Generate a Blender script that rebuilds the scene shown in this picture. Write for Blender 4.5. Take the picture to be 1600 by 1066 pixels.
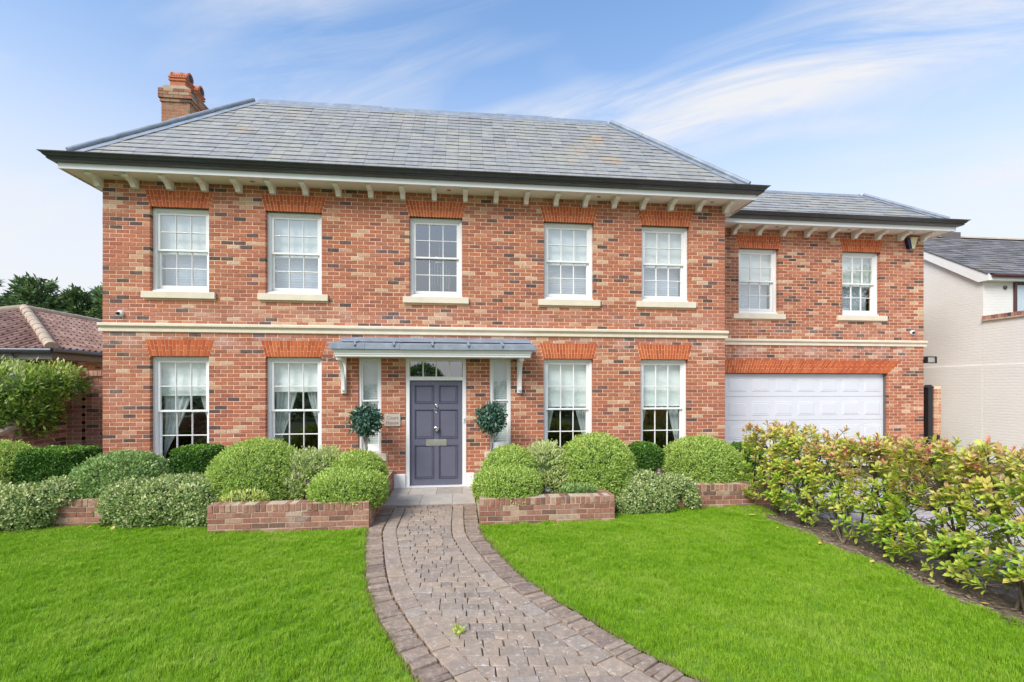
import bpy, bmesh, math, random
import numpy as np
from mathutils import Matrix, Vector

random.seed(7)
RNG = np.random.default_rng(11)
S = bpy.context.scene
for o in list(bpy.data.objects):
    bpy.data.objects.remove(o)
COL = S.collection
R = math.radians

# ------------------------------------------------------------------ camera
cam = bpy.data.objects.new('camera', bpy.data.cameras.new('camera'))
COL.objects.link(cam)
cam.location = (0, -9.45, 2.0)
cam.rotation_euler = (R(90), 0, -R(6.27))
cam.data.sensor_width = 36
cam.data.lens = 747 / 1600 * 36
cam.data.shift_y = 71.5 / 1600
cam.data.clip_start = .05
cam.data.clip_end = 3000
S.camera = cam

# ------------------------------------------------------------------ sky and sun
SUN_EL, SUN_AZ = R(42), R(220)          # azimuth clockwise from +Y (away from the camera)
w = bpy.data.worlds.new('World')
S.world = w
w.use_nodes = True
nt = w.node_tree
nt.nodes.clear()


def N(nt, t, **kw):
    n = nt.nodes.new(t)
    for k, v in kw.items():
        if k == 'inp':
            for i, x in v.items():
                n.inputs[i].default_value = x
        else:
            setattr(n, k, v)
    return n


def L(nt, a, ao, b, bi):
    nt.links.new(a.outputs[ao], b.inputs[bi])


def ramp(nt, stops, interp='LINEAR'):
    r = nt.nodes.new('ShaderNodeValToRGB')
    r.color_ramp.interpolation = interp
    e = r.color_ramp.elements
    while len(e) > 1:
        e.remove(e[-1])
    e[0].position = stops[0][0]
    c = stops[0][1]
    e[0].color = (*c, 1) if not isinstance(c, (int, float)) else (c, c, c, 1)
    for p, c in stops[1:]:
        x = e.new(p)
        x.color = (*c, 1) if not isinstance(c, (int, float)) else (c, c, c, 1)
    return r


def math_(nt, op, a, b=None, c=None, clamp=False):
    n = nt.nodes.new('ShaderNodeMath')
    n.operation = op
    n.use_clamp = clamp
    for i, v in enumerate((a, b, c)):
        if v is None:
            continue
        if isinstance(v, tuple):
            nt.links.new(v[0].outputs[v[1]], n.inputs[i])
        else:
            n.inputs[i].default_value = v
    return n


def mixc(nt, fac, a, b, mode='MIX'):
    n = nt.nodes.new('ShaderNodeMix')
    n.data_type = 'RGBA'
    n.blend_type = mode
    for idx, v in ((0, fac), (6, a), (7, b)):
        if isinstance(v, tuple) and hasattr(v[0], 'outputs'):
            nt.links.new(v[0].outputs[v[1]], n.inputs[idx])
        elif idx == 0:
            n.inputs[0].default_value = v
        else:
            n.inputs[idx].default_value = (*v, 1)
    return n


sky = N(nt, 'ShaderNodeTexSky', sky_type='NISHITA', sun_disc=False, sun_elevation=SUN_EL, sun_rotation=SUN_AZ,
        air_density=1.0, dust_density=.6, ozone_density=1.6)
tc = N(nt, 'ShaderNodeTexCoord')
sep = N(nt, 'ShaderNodeSeparateXYZ')
L(nt, tc, 'Generated', sep, 0)
zc = math_(nt, 'MAXIMUM', (sep, 2), 0.0)
# clouds on a flat layer overhead: direction / (height + small)
den = math_(nt, 'ADD', (zc, 0), .12)
u = math_(nt, 'DIVIDE', (sep, 0), (den, 0))
v = math_(nt, 'DIVIDE', (sep, 1), (den, 0))
cv = N(nt, 'ShaderNodeCombineXYZ')
L(nt, u, 0, cv, 0)
L(nt, v, 0, cv, 1)
rt0 = N(nt, 'ShaderNodeMapping', inp={2: (0, 0, R(28))})        # wind direction first, then stretch along it
L(nt, cv, 0, rt0, 0)
mp = N(nt, 'ShaderNodeMapping', inp={1: (13.43, 1.28, 0), 3: (.9, 3.0, 1)})
L(nt, rt0, 0, mp, 0)
n1 = N(nt, 'ShaderNodeTexNoise', inp={'Scale': 1.3, 'Detail': 9, 'Roughness': .66, 'Distortion': .7})
L(nt, mp, 0, n1, 0)
mp2 = N(nt, 'ShaderNodeMapping', inp={1: (26.86, 2.56, 0), 3: (.8, 2.2, 1)})
L(nt, rt0, 0, mp2, 0)
n2 = N(nt, 'ShaderNodeTexNoise', inp={'Scale': .75, 'Detail': 3, 'Roughness': .5})
L(nt, mp2, 0, n2, 0)
r1 = ramp(nt, [(.38, 0.0), (.64, 1.0)])
L(nt, n1, 0, r1, 0)
r2 = ramp(nt, [(.48, 0.0), (.62, 1.0)])
L(nt, n2, 0, r2, 0)
cl = math_(nt, 'MULTIPLY', (r1, 0), (r2, 0))
hz = ramp(nt, [(0, .98), (.14, .95), (.25, .85), (.36, .58), (.45, .30), (.55, .10), (.65, .03), (1, .0)])   # haze thins with height
L(nt, zc, 0, hz, 0)
cl2 = math_(nt, 'MULTIPLY', (cl, 0), .95)
inv = math_(nt, 'SUBTRACT', 1.0, (cl2, 0))
invh = math_(nt, 'SUBTRACT', 1.0, (hz, 0))
prod = math_(nt, 'MULTIPLY', (inv, 0), (invh, 0))
fac = math_(nt, 'SUBTRACT', 1.0, (prod, 0), clamp=True)
skyg = mixc(nt, 1.0, (sky, 0), (1.45, 1.76, 1.92), 'MULTIPLY')
skm = mixc(nt, (fac, 0), (skyg, 2), (5.75, 5.8, 6.0))
bg = N(nt, 'ShaderNodeBackground', inp={1: .11})
L(nt, skm, 2, bg, 0)
wo = N(nt, 'ShaderNodeOutputWorld')
L(nt, bg, 0, wo, 0)

sl = bpy.data.lights.new('sun', 'SUN')
sl.energy = 2.6
sl.angle = R(28)
sl.color = (1, .96, .9)
sun = bpy.data.objects.new('sun', sl)
COL.objects.link(sun)
sd = Vector((math.cos(SUN_EL) * math.sin(SUN_AZ), math.cos(SUN_EL) * math.cos(SUN_AZ), math.sin(SUN_EL)))
sun.rotation_euler = sd.to_track_quat('Z', 'Y').to_euler()
sun.location = (-8, -20, 25)

S.view_settings.view_transform = 'Standard'
S.view_settings.look = 'None'
S.view_settings.exposure = .5
S.view_settings.gamma = 1
S.view_settings.use_curve_mapping = False
S.cycles.max_bounces = 8
S.cycles.transparent_max_bounces = 16
S.cycles.use_adaptive_sampling = True
S.cycles.adaptive_threshold = .02
S.cycles.use_denoising = True


# ------------------------------------------------------------------ materials
def new_mat(name):
    m = bpy.data.materials.new(name)
    m.use_nodes = True
    nt = m.node_tree
    b = nt.nodes['Principled BSDF']
    return m, nt, b


def pos(nt):
    return N(nt, 'ShaderNodeNewGeometry')


def noise(nt, scale, detail=4, rough=.55, vec=None, vo='Position', dist=0):
    g = vec or pos(nt)
    n = N(nt, 'ShaderNodeTexNoise', inp={'Scale': scale, 'Detail': detail, 'Roughness': rough, 'Distortion': dist})
    nt.links.new(g.outputs[vo], n.inputs[0])
    return n


def plain(name, col, rough=.5, var=.12, scale=6, bump=0, bscale=60, metal=0, spec=.4, stain=None):
    m, nt, b = new_mat(name)
    n = noise(nt, scale, 5, .6)
    rp = ramp(nt, [(.25, 1 - var), (.75, 1 + var)])
    L(nt, n, 0, rp, 0)
    c = mixc(nt, 1.0, col, (rp, 0), 'MULTIPLY')
    out = c
    if stain:
        n3 = noise(nt, stain[1], 6, .65)
        r3 = ramp(nt, [(stain[2], 0.0), (stain[2] + .15, stain[3])])
        L(nt, n3, 0, r3, 0)
        out = mixc(nt, (r3, 0), (c, 2), stain[0])
    L(nt, out, 2, b, 'Base Color')
    b.inputs['Roughness'].default_value = rough
    b.inputs['Metallic'].default_value = metal
    b.inputs['Specular IOR Level'].default_value = spec
    if bump:
        nb = noise(nt, bscale, 6, .6)
        bp = N(nt, 'ShaderNodeBump', inp={'Strength': bump, 'Distance': .01})
        L(nt, nb, 0, bp, 'Height')
        L(nt, bp, 0, b, 'Normal')
    return m


def tone_mat(name, stops, rough=.85, mottling=.25, msc=30, bump=.4, bsc=90, spec=.25, stain=None, stain2=None, interp='LINEAR', lich=None, bands=None):
    """colour from the per-piece attribute 'tone', mottled inside each piece"""
    m, nt, b = new_mat(name)
    a = N(nt, 'ShaderNodeAttribute', attribute_name='tone')
    rp = ramp(nt, stops, interp)
    L(nt, a, 'Fac', rp, 0)
    n = noise(nt, msc, 5, .65)
    rr = ramp(nt, [(.25, 1 - mottling), (.75, 1 + mottling)])
    L(nt, n, 0, rr, 0)
    c = mixc(nt, 1.0, (rp, 0), (rr, 0), 'MULTIPLY')
    out = c
    for st in (stain, stain2):
        if st:
            col, sc, lo, amt = st
            n3 = noise(nt, sc, 6, .65)
            r3 = ramp(nt, [(lo, 0.0), (lo + .2, amt)])
            L(nt, n3, 0, r3, 0)
            out = mixc(nt, (r3, 0), (out, 2), col)
    if bands:
        # salts washed out of the wall below and above the string course
        g = pos(nt)
        sp = N(nt, 'ShaderNodeSeparateXYZ')
        L(nt, g, 'Position', sp, 0)
        for (zc_, hw_, amt) in bands:
            d = math_(nt, 'SUBTRACT', (sp, 2), zc_)
            d = math_(nt, 'ABSOLUTE', (d, 0))
            d = math_(nt, 'DIVIDE', (d, 0), hw_)
            d = math_(nt, 'SUBTRACT', 1.0, (d, 0), clamp=True)
            n3 = noise(nt, 2.2, 6, .7)
            r3 = ramp(nt, [(.42, 0.0), (.68, amt)])
            L(nt, n3, 0, r3, 0)
            d = math_(nt, 'MULTIPLY', (d, 0), (r3, 0))
            out = mixc(nt, (d, 0), (out, 2), (.62, .50, .47))
    if lich:
        # orange lichen growing in colonies round a few spots
        g = pos(nt)
        acc = None
        for (x, y, z, rad, amt) in lich:
            d = N(nt, 'ShaderNodeVectorMath', operation='DISTANCE', inp={1: (x, y, z)})
            L(nt, g, 'Position', d, 0)
            k = math_(nt, 'DIVIDE', (d, 'Value'), rad)
            k = math_(nt, 'SUBTRACT', 1.0, (k, 0), clamp=True)
            k = math_(nt, 'MULTIPLY', (k, 0), amt)
            acc = k if acc is None else math_(nt, 'MAXIMUM', (acc, 0), (k, 0))
        nn = noise(nt, 16, 8, .82)
        ad = math_(nt, 'ADD', (acc, 0), (nn, 0))
        r3 = ramp(nt, [(.72, 0.0), (.84, .65)])
        L(nt, ad, 0, r3, 0)
        out = mixc(nt, (r3, 0), (out, 2), (.60, .33, .08))
    L(nt, out, 2, b, 'Base Color')
    b.inputs['Roughness'].default_value = rough
    b.inputs['Specular IOR Level'].default_value = spec
    if bump:
        nb = noise(nt, bsc, 6, .6)
        bp = N(nt, 'ShaderNodeBump', inp={'Strength': bump, 'Distance': .006})
        L(nt, nb, 0, bp, 'Height')
        L(nt, bp, 0, b, 'Normal')
    return m


def leaf_mat(name, stops, rough=.45, trans=.25, spec=.35, gain=2.2):
    m, nt, b = new_mat(name)
    stops = [(p_, tuple(min(.78, c_ * gain) for c_ in col_)) for (p_, col_) in stops]
    a = N(nt, 'ShaderNodeAttribute', attribute_name='tone')
    rp = ramp(nt, stops)
    L(nt, a, 'Fac', rp, 0)
    L(nt, rp, 0, b, 'Base Color')
    b.inputs['Roughness'].default_value = rough
    b.inputs['Specular IOR Level'].default_value = spec
    t = N(nt, 'ShaderNodeBsdfTranslucent')
    L(nt, rp, 0, t, 0)
    mx = N(nt, 'ShaderNodeMixShader', inp={0: trans})
    L(nt, b, 0, mx, 1)
    L(nt, t, 0, mx, 2)
    L(nt, mx, 0, nt.nodes['Material Output'], 0)
    return m


BRICK_STOPS = [(0, (.10, .070, .064)), (.07, (.17, .095, .085)), (.11, (.30, .113, .074)), (.25, (.375, .130, .076)), (.42, (.43, .153, .087)),
               (.58, (.47, .180, .105)), (.70, (.47, .150, .076)), (.80, (.51, .228, .138)), (.90, (.56, .325, .20)), (1, (.61, .43, .285))]
MAT = {}
MAT['brick'] = tone_mat('facing_brick', BRICK_STOPS, mottling=.34, msc=26, stain=((.64, .43, .29), 15, .57, .5), stain2=((.58, .41, .32), .9, .58, .28), bands=[(2.86, .22, .55), (3.35, .20, .3)])
MAT['mortar'] = plain('lime_mortar', (.87, .62, .40), .95, .10, 9, .3, 120)
MAT['rubbed'] = tone_mat('rubbed_brick', [(0, (.44, .085, .028)), (.5, (.52, .112, .036)), (1, (.58, .15, .05))], mottling=.15, bump=.15)
MAT['arch_mortar'] = plain('arch_mortar', (.84, .52, .30), .95)
MAT['planter_brick'] = tone_mat('planter_brick', [(0, (.19, .115, .09)), (.2, (.29, .125, .085)), (.5, (.36, .165, .115)), (.8, (.41, .21, .145)), (1, (.50, .34, .24))],
                                mottling=.3, msc=20, bump=.6, stain=((.60, .51, .44), 3.2, .56, .5), stain2=((.17, .14, .10), 2.3, .58, .5))
MAT['planter_mortar'] = plain('planter_mortar', (.56, .44, .31), .95, .25, 7, .4, 90)
MAT['wall_brick'] = tone_mat('garden_wall_brick', [(0, (.10, .07, .07)), (.12, (.17, .095, .09)), (.2, (.30, .13, .10)), (.6, (.40, .18, .13)), (1, (.50, .30, .21))], mottling=.25)
MAT['wall_mortar'] = plain('garden_wall_mortar', (.58, .42, .28), .95, .15)
MAT['stone'] = plain('bath_stone', (.76, .66, .50), .8, .08, 5, .15, 80, stain=((.55, .44, .30), 2.0, .6, .3))
MAT['white'] = plain('white_gloss_paint', (.87, .85, .81), .35, .03, 4, stain=((.70, .68, .62), 3, .62, .25))
MAT['cream'] = plain('cream_paint', (.84, .80, .72), .5, .05, 3)
MAT['soffit'] = plain('soffit_board', (.84, .78, .69), .6, .05, 2)
MAT['gutter'] = plain('black_gutter', (.055, .056, .062), .25, .15, 5, spec=.6, stain=((.13, .13, .14), 3, .62, .3))
MAT['slate'] = tone_mat('roof_slate', [(0, (.295, .288, .28)), (.5, (.325, .318, .308)), (.85, (.345, .336, .32)), (1, (.38, .36, .325))], rough=.6, mottling=.22, msc=9, bump=.35, bsc=40, spec=.4,
                        stain=((.40, .38, .29), 1.3, .50, .55), stain2=((.20, .20, .185), 3.2, .56, .5),
                        lich=[(3.05, 1.1, 7.6, .75, .33), (3.2, .3, 6.75, .7, .32), (2.3, .2, 6.7, .6, .26), (-4.3, .7, 7.2, .7, .27), (-1.2, 1.5, 8.0, 1.4, .22), (1.0, .6, 7.1, 1.2, .22), (2.6, .7, 7.1, 1.3, .27), (-2.8, .9, 7.4, 1.5, .2), (-3.6, 1.4, 7.9, .8, .24), (9.0, 1.6, 6.5, 1.5, .19)])
MAT['underlay'] = plain('slate_underlay', (.05, .052, .056), .9)
MAT['lead'] = plain('lead_sheet', (.27, .30, .345), .5, .22, 5, .15, 30, metal=.1, stain=((.42, .455, .49), 4, .55, .6))
MAT['terracotta'] = plain('terracotta_pot', (.50, .165, .075), .8, .2, 8, .2, 60)
MAT['chim_brick'] = tone_mat('chimney_brick', [(p_, (c_[0] * .8, c_[1] * .95, c_[2] * .95)) for p_, c_ in BRICK_STOPS], mottling=.35, stain=((.30, .26, .16), 4, .46, .65))
MAT['door'] = plain('door_paint', (.128, .128, .168), .42, .08, 3, spec=.45)
MAT['chrome'] = plain('polished_chrome', (.72, .72, .72), .2, .04, 4, metal=1)
MAT['nickel'] = plain('brushed_nickel', (.55, .53, .47), .35, .08, 9, metal=.8)
MAT['garage'] = plain('garage_door_white', (.70, .705, .72), .4, .02, 2, stain=((.60, .60, .60), 1.5, .58, .3))
MAT['dark'] = plain('interior_dark', (.06, .06, .058), .9)
MAT['blackplastic'] = plain('black_plastic', (.02, .02, .022), .35)
MAT['whiteplastic'] = plain('white_plastic', (.78, .78, .78), .35, .03)
MAT['yellowed'] = plain('yellowed_plastic', (.74, .68, .42), .4, .05)
MAT['soil'] = plain('garden_soil', (.22, .165, .12), .95, .4, 14, .9, 45, stain=((.42, .33, .24), 10, .55, .5))
MAT['bark'] = plain('bark', (.17, .125, .085), .9, .3, 20, .7, 60)
MAT['slab'] = tone_mat('stone_slab', [(0, (.42, .37, .31)), (1, (.54, .48, .41))], mottling=.15, msc=5, bump=.2, stain=((.32, .29, .25), 3, .55, .5))
MAT['paver'] = tone_mat('tumbled_paver', [(0, (.31, .245, .195)), (.35, (.37, .285, .22)), (.6, (.40, .305, .23)), (.8, (.44, .325, .235)), (1, (.38, .315, .26))], mottling=.22, msc=14, bump=.9, bsc=55,
                        stain=((.80, .77, .72), 30, .565, .9), stain2=((.25, .185, .14), 4, .54, .5))
MAT['edging'] = tone_mat('edging_brick', [(0, (.26, .19, .15)), (.5, (.33, .24, .18)), (1, (.40, .295, .22))], mottling=.35, msc=22, bump=1.0, bsc=60,
                         stain=((.72, .70, .65), 26, .58, .85), stain2=((.14, .115, .09), 6, .55, .5))
MAT['joint'] = plain('sandy_joint', (.26, .165, .095), .95, .4, 12, .6, 60, stain=((.08, .10, .03), 3, .55, .6))
MAT['drive'] = tone_mat('drive_block', [(0, (.40, .35, .33)), (1, (.54, .48, .45))], mottling=.2, bump=.4)
MAT['sign'] = plain('sign_slate', (.50, .45, .37), .6, .06)
MAT['signtext'] = plain('sign_letter', (.30, .12, .09), .6)
MAT['blind'] = plain('blind_fabric', (.90, .92, .90), .9, .03, 3, .1, 20)
MAT['pleat'] = plain('pleated_shade', (.66, .71, .79), .9, .04, 3)
MAT['tile'] = tone_mat('concrete_roof_tile', [(0, (.25, .145, .115)), (1, (.42, .27, .215))], mottling=.3, msc=8, bump=.4, stain=((.30, .22, .12), 3, .6, .5))
MAT['ridge_tile'] = plain('ridge_tile', (.48, .37, .27), .9, .3, 6, .4, 40)
MAT['brown_frame'] = plain('brown_frame', (.09, .035, .03), .4)
MAT['grey_wood'] = plain('weathered_fascia', (.15, .13, .125), .6)
MAT['mesh_glass'] = None
MAT['needle'] = leaf_mat('conifer_needles', [(0, (.022, .04, .014)), (.5, (.045, .08, .028)), (1, (.095, .14, .045))], .6, .15)
MAT['tree_leaf'] = leaf_mat('broadleaf', [(0, (.03, .06, .02)), (.6, (.06, .12, .03)), (1, (.11, .19, .05))], .5, .25)
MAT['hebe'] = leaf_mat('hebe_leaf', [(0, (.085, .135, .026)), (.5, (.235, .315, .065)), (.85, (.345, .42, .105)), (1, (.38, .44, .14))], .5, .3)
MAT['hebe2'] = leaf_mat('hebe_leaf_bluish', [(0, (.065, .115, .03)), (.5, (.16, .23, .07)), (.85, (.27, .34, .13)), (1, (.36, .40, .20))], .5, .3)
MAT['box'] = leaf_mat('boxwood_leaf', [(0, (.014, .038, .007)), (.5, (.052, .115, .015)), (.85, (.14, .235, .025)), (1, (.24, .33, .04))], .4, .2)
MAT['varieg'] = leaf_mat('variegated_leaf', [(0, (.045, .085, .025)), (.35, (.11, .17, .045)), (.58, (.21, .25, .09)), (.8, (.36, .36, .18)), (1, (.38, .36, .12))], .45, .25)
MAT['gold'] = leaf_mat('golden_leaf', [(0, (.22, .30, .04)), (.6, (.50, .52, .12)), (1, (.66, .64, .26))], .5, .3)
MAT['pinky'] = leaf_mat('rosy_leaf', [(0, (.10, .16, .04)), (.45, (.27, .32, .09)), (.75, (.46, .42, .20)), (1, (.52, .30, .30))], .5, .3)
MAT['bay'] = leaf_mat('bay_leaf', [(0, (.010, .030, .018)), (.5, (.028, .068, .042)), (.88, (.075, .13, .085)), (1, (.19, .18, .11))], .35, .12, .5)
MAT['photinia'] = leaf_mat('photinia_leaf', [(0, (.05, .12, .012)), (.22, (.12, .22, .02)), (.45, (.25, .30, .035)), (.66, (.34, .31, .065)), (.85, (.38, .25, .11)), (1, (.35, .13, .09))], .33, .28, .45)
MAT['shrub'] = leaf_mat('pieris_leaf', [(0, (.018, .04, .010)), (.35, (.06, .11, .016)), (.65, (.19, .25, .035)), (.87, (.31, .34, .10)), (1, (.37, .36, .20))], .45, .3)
MAT['flower'] = leaf_mat('violet_petal', [(0, (.30, .08, .45)), (1, (.46, .22, .60))], .6, .3)
MAT['fallen'] = leaf_mat('fallen_leaf', [(0, (.48, .20, .03)), (1, (.55, .34, .12))], .6, .1)
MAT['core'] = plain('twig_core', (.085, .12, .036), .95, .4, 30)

m, nt, b = new_mat('window_glass')
tr = N(nt, 'ShaderNodeBsdfTransparent', inp={0: (.95, .97, .96, 1)})
gl = N(nt, 'ShaderNodeBsdfGlossy', inp={0: (1, 1, 1, 1), 'Roughness': .0})
fr = N(nt, 'ShaderNodeFresnel', inp={0: 3.3})
gb = N(nt, 'ShaderNodeNewGeometry')
ff = math_(nt, 'SUBTRACT', 1.0, (gb, 'Backfacing'))      # only the outer face of a pane mirrors
fm = math_(nt, 'MULTIPLY', (fr, 0), (ff, 0))
mx = N(nt, 'ShaderNodeMixShader')
L(nt, fm, 0, mx, 0)
L(nt, tr, 0, mx, 1)
L(nt, gl, 0, mx, 2)
L(nt, mx, 0, nt.nodes['Material Output'], 0)
MAT['glass_up'] = m
m = m.copy()
m.name = 'window_glass_plain'
for q_ in m.node_tree.nodes:
    if q_.type == 'FRESNEL':
        q_.inputs[0].default_value = 2.1
MAT['glass'] = m

m, nt, b = new_mat('curtain_voile')
b.inputs['Base Color'].default_value = (.84, .88, .87, 1)
b.inputs['Roughness'].default_value = .9
t_ = N(nt, 'ShaderNodeBsdfTranslucent', inp={0: (.84, .88, .87, 1)})
mx = N(nt, 'ShaderNodeMixShader', inp={0: .3})
L(nt, b, 0, mx, 1)
L(nt, t_, 0, mx, 2)
L(nt, mx, 0, nt.nodes['Material Output'], 0)
MAT['voile'] = m

# white painted brick: faint courses as relief; u runs along Y, v along Z
m, nt, b = new_mat('painted_brick')
g = pos(nt)
sp = N(nt, 'ShaderNodeSeparateXYZ')
L(nt, g, 'Position', sp, 0)
ad = math_(nt, 'ADD', (sp, 0), (sp, 1))
cb = N(nt, 'ShaderNodeCombineXYZ')
L(nt, ad, 0, cb, 0)
L(nt, sp, 2, cb, 1)
bt = N(nt, 'ShaderNodeTexBrick', inp={'Color1': (1, 1, 1, 1), 'Color2': (.8, .8, .8, 1), 'Mortar': (0, 0, 0, 1), 'Scale': 1, 'Mortar Size': .012, 'Mortar Smooth': .5,
                                      'Brick Width': .225, 'Row Height': .075})
L(nt, cb, 0, bt, 0)
bp = N(nt, 'ShaderNodeBump', inp={'Strength': .35, 'Distance': .01})
L(nt, bt, 0, bp, 'Height')
L(nt, bp, 0, b, 'Normal')
n_ = noise(nt, 1.2, 5, .6)
rp = ramp(nt, [(.3, (.79, .745, .68)), (.7, (.84, .80, .735))])
L(nt, n_, 0, rp, 0)
L(nt, rp, 0, b, 'Base Color')
b.inputs['Roughness'].default_value = .75
MAT['painted'] = m

m, nt, b = new_mat('grass_blade')
n_ = noise(nt, 1.1, 5, .6)
n2_ = noise(nt, 4.5, 5, .7)
hi = N(nt, 'ShaderNodeAttribute', attribute_name='tone')
s_ = math_(nt, 'MULTIPLY', (n_, 0), .70)
s2_ = math_(nt, 'MULTIPLY_ADD', (n2_, 0), .66, (s_, 0))
s3_ = math_(nt, 'MULTIPLY_ADD', (hi, 'Fac'), .26, (s2_, 0))
rp = ramp(nt, [(.36, (.095, .215, .008)), (.50, (.17, .36, .012)), (.66, (.275, .485, .022)), (.84, (.345, .56, .034)), (1, (.44, .58, .08))])
L(nt, s3_, 0, rp, 0)
L(nt, rp, 0, b, 'Base Color')
b.inputs['Roughness'].default_value = .55
b.inputs['Specular IOR Level'].default_value = .2
t_ = N(nt, 'ShaderNodeBsdfTranslucent')
L(nt, rp, 0, t_, 0)
mx = N(nt, 'ShaderNodeMixShader', inp={0: .35})
L(nt, b, 0, mx, 1)
L(nt, t_, 0, mx, 2)
L(nt, mx, 0, nt.nodes['Material Output'], 0)
MAT['grass'] = m
MAT['turf'] = plain('turf_thatch', (.13, .24, .02), .95, .3, 8, .8, 70)
MAT['far_ground'] = plain('far_ground', (.10, .14, .05), .95, .3, .3)


# ------------------------------------------------------------------ mesh helpers
def link(o, parent=None):
    COL.objects.link(o)
    if parent is not None:
        o.parent = parent
    return o


def tag(o, label=None, cat=None, group=None, kind=None):
    if label:
        o['label'] = label
    if cat:
        o['category'] = cat
    if group:
        o['group'] = group
    if kind:
        o['kind'] = kind
    return o


def empty(name, loc=(0, 0, 0), rz=0, parent=None):
    o = bpy.data.objects.new(name, None)
    o.location = loc
    o.rotation_euler = (0, 0, rz)
    o.empty_display_size = .1
    return link(o, parent)


class MB:
    def __init__(s):
        s.v, s.f, s.t = [], [], []
        s.sm = []

    def add(s, vs, fs, tone=.5, smooth=False):
        k = len(s.v)
        s.v += [tuple(p) for p in vs]
        s.t += [tone] * len(vs)
        for f in fs:
            s.f.append(tuple(i + k for i in f))
            s.sm.append(smooth)
        return s

    def box(s, x0, x1, y0, y1, z0, z1, tone=.5):
        return s.add([(x0, y0, z0), (x1, y0, z0), (x1, y1, z0), (x0, y1, z0), (x0, y0, z1), (x1, y0, z1), (x1, y1, z1), (x0, y1, z1)],
                     [(0, 3, 2, 1), (4, 5, 6, 7), (0, 1, 5, 4), (1, 2, 6, 5), (2, 3, 7, 6), (3, 0, 4, 7)], tone)

    def bbox(s, x0, x1, y0, y1, z0, z1, b=.004, tone=.5):
        """box with a chamfered front (towards -Y)"""
        return s.add([(x0, y0 + b, z0), (x1, y0 + b, z0), (x1, y0 + b, z1), (x0, y0 + b, z1),
                      (x0 + b, y0, z0 + b), (x1 - b, y0, z0 + b), (x1 - b, y0, z1 - b), (x0 + b, y0, z1 - b),
                      (x0, y1, z0), (x1, y1, z0), (x1, y1, z1), (x0, y1, z1)],
                     [(4, 5, 6, 7), (0, 1, 5, 4), (1, 2, 6, 5), (2, 3, 7, 6), (3, 0, 4, 7), (0, 8, 9, 1), (1, 9, 10, 2), (2, 10, 11, 3), (3, 11, 8, 0), (8, 11, 10, 9)], tone)

    def prism(s, poly, axis, a, b, tone=.5):
        """closed polygon extruded along an axis; poly is in the two other axes, in xyz order"""
        n = len(poly)

        def P(p, q):
            return {0: (q, p[0], p[1]), 1: (p[0], q, p[1]), 2: (p[0], p[1], q)}[axis]
        vs = [P(p, a) for p in poly] + [P(p, b) for p in poly]
        fs = [tuple(range(n))[::-1], tuple(range(n, 2 * n))] + [(i, (i + 1) % n, n + (i + 1) % n, n + i) for i in range(n)]
        return s.add(vs, fs, tone)

    def tube(s, pts, rads, n=8, tone=.5, cap=True, smooth=True):
        pts = [Vector(p) for p in pts]
        if isinstance(rads, (int, float)):
            rads = [rads] * len(pts)
        vs, fs = [], []
        for i, p in enumerate(pts):
            d = (pts[min(i + 1, len(pts) - 1)] - pts[max(i - 1, 0)]).normalized()
            a = d.orthogonal().normalized() if abs(d.z) < .95 else Vector((1, 0, 0)).cross(d).normalized()
            bb = d.cross(a)
            for j in range(n):
                t = 2 * math.pi * j / n
                vs.append(p + (a * math.cos(t) + bb * math.sin(t)) * rads[i])
        for i in range(len(pts) - 1):
            for j in range(n):
                fs.append((i * n + j, i * n + (j + 1) % n, (i + 1) * n + (j + 1) % n, (i + 1) * n + j))
        s.add(vs, fs, tone, smooth)
        if cap:
            k = len(pts) - 1
            s.add([vs[j] for j in range(n)], [tuple(range(n))[::-1]], tone)
            s.add([vs[k * n + j] for j in range(n)], [tuple(range(n))], tone)
        return s

    def lathe(s, prof, c, n=20, tone=.5, axis=2):
        """profile (radius, height) spun about an axis through c"""
        vs, fs = [], []
        for (r, h) in prof:
            for j in range(n):
                t = 2 * math.pi * j / n
                p = (r * math.cos(t), r * math.sin(t), h)
                p = {2: p, 1: (p[0], p[2], p[1]), 0: (p[2], p[0], p[1])}[axis]
                vs.append((c[0] + p[0], c[1] + p[1], c[2] + p[2]))
        for i in range(len(prof) - 1):
            for j in range(n):
                fs.append((i * n + j, i * n + (j + 1) % n, (i + 1) * n + (j + 1) % n, (i + 1) * n + j))
        fs.append(tuple(range(n))[::-1])
        fs.append(tuple((len(prof) - 1) * n + j for j in range(n)))
        return s.add(vs, fs, tone, True)

    def mesh(s, name, mat):
        me = bpy.data.meshes.new(name)
        me.from_pydata(s.v, [], s.f)
        a = me.attributes.new('tone', 'FLOAT', 'POINT')
        a.data.foreach_set('value', np.array(s.t, dtype=np.float32))
        me.polygons.foreach_set('use_smooth', np.array(s.sm, dtype=bool))
        me.materials.append(MAT[mat] if isinstance(mat, str) else mat)
        me.update()
        return me

    def build(s, name, mat, parent=None, loc=None, rz=None):
        o = bpy.data.objects.new(name, s.mesh(name, mat))
        if loc is not None:
            o.location = loc
        if rz is not None:
            o.rotation_euler = (0, 0, rz)
        return link(o, parent)


def inst(name, me, parent=None, loc=(0, 0, 0), rot=(0, 0, 0), mtx=None):
    o = bpy.data.objects.new(name, me)
    if mtx is not None:
        o.matrix_basis = mtx
    else:
        o.location = loc
        o.rotation_euler = rot
    return link(o, parent)


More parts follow.
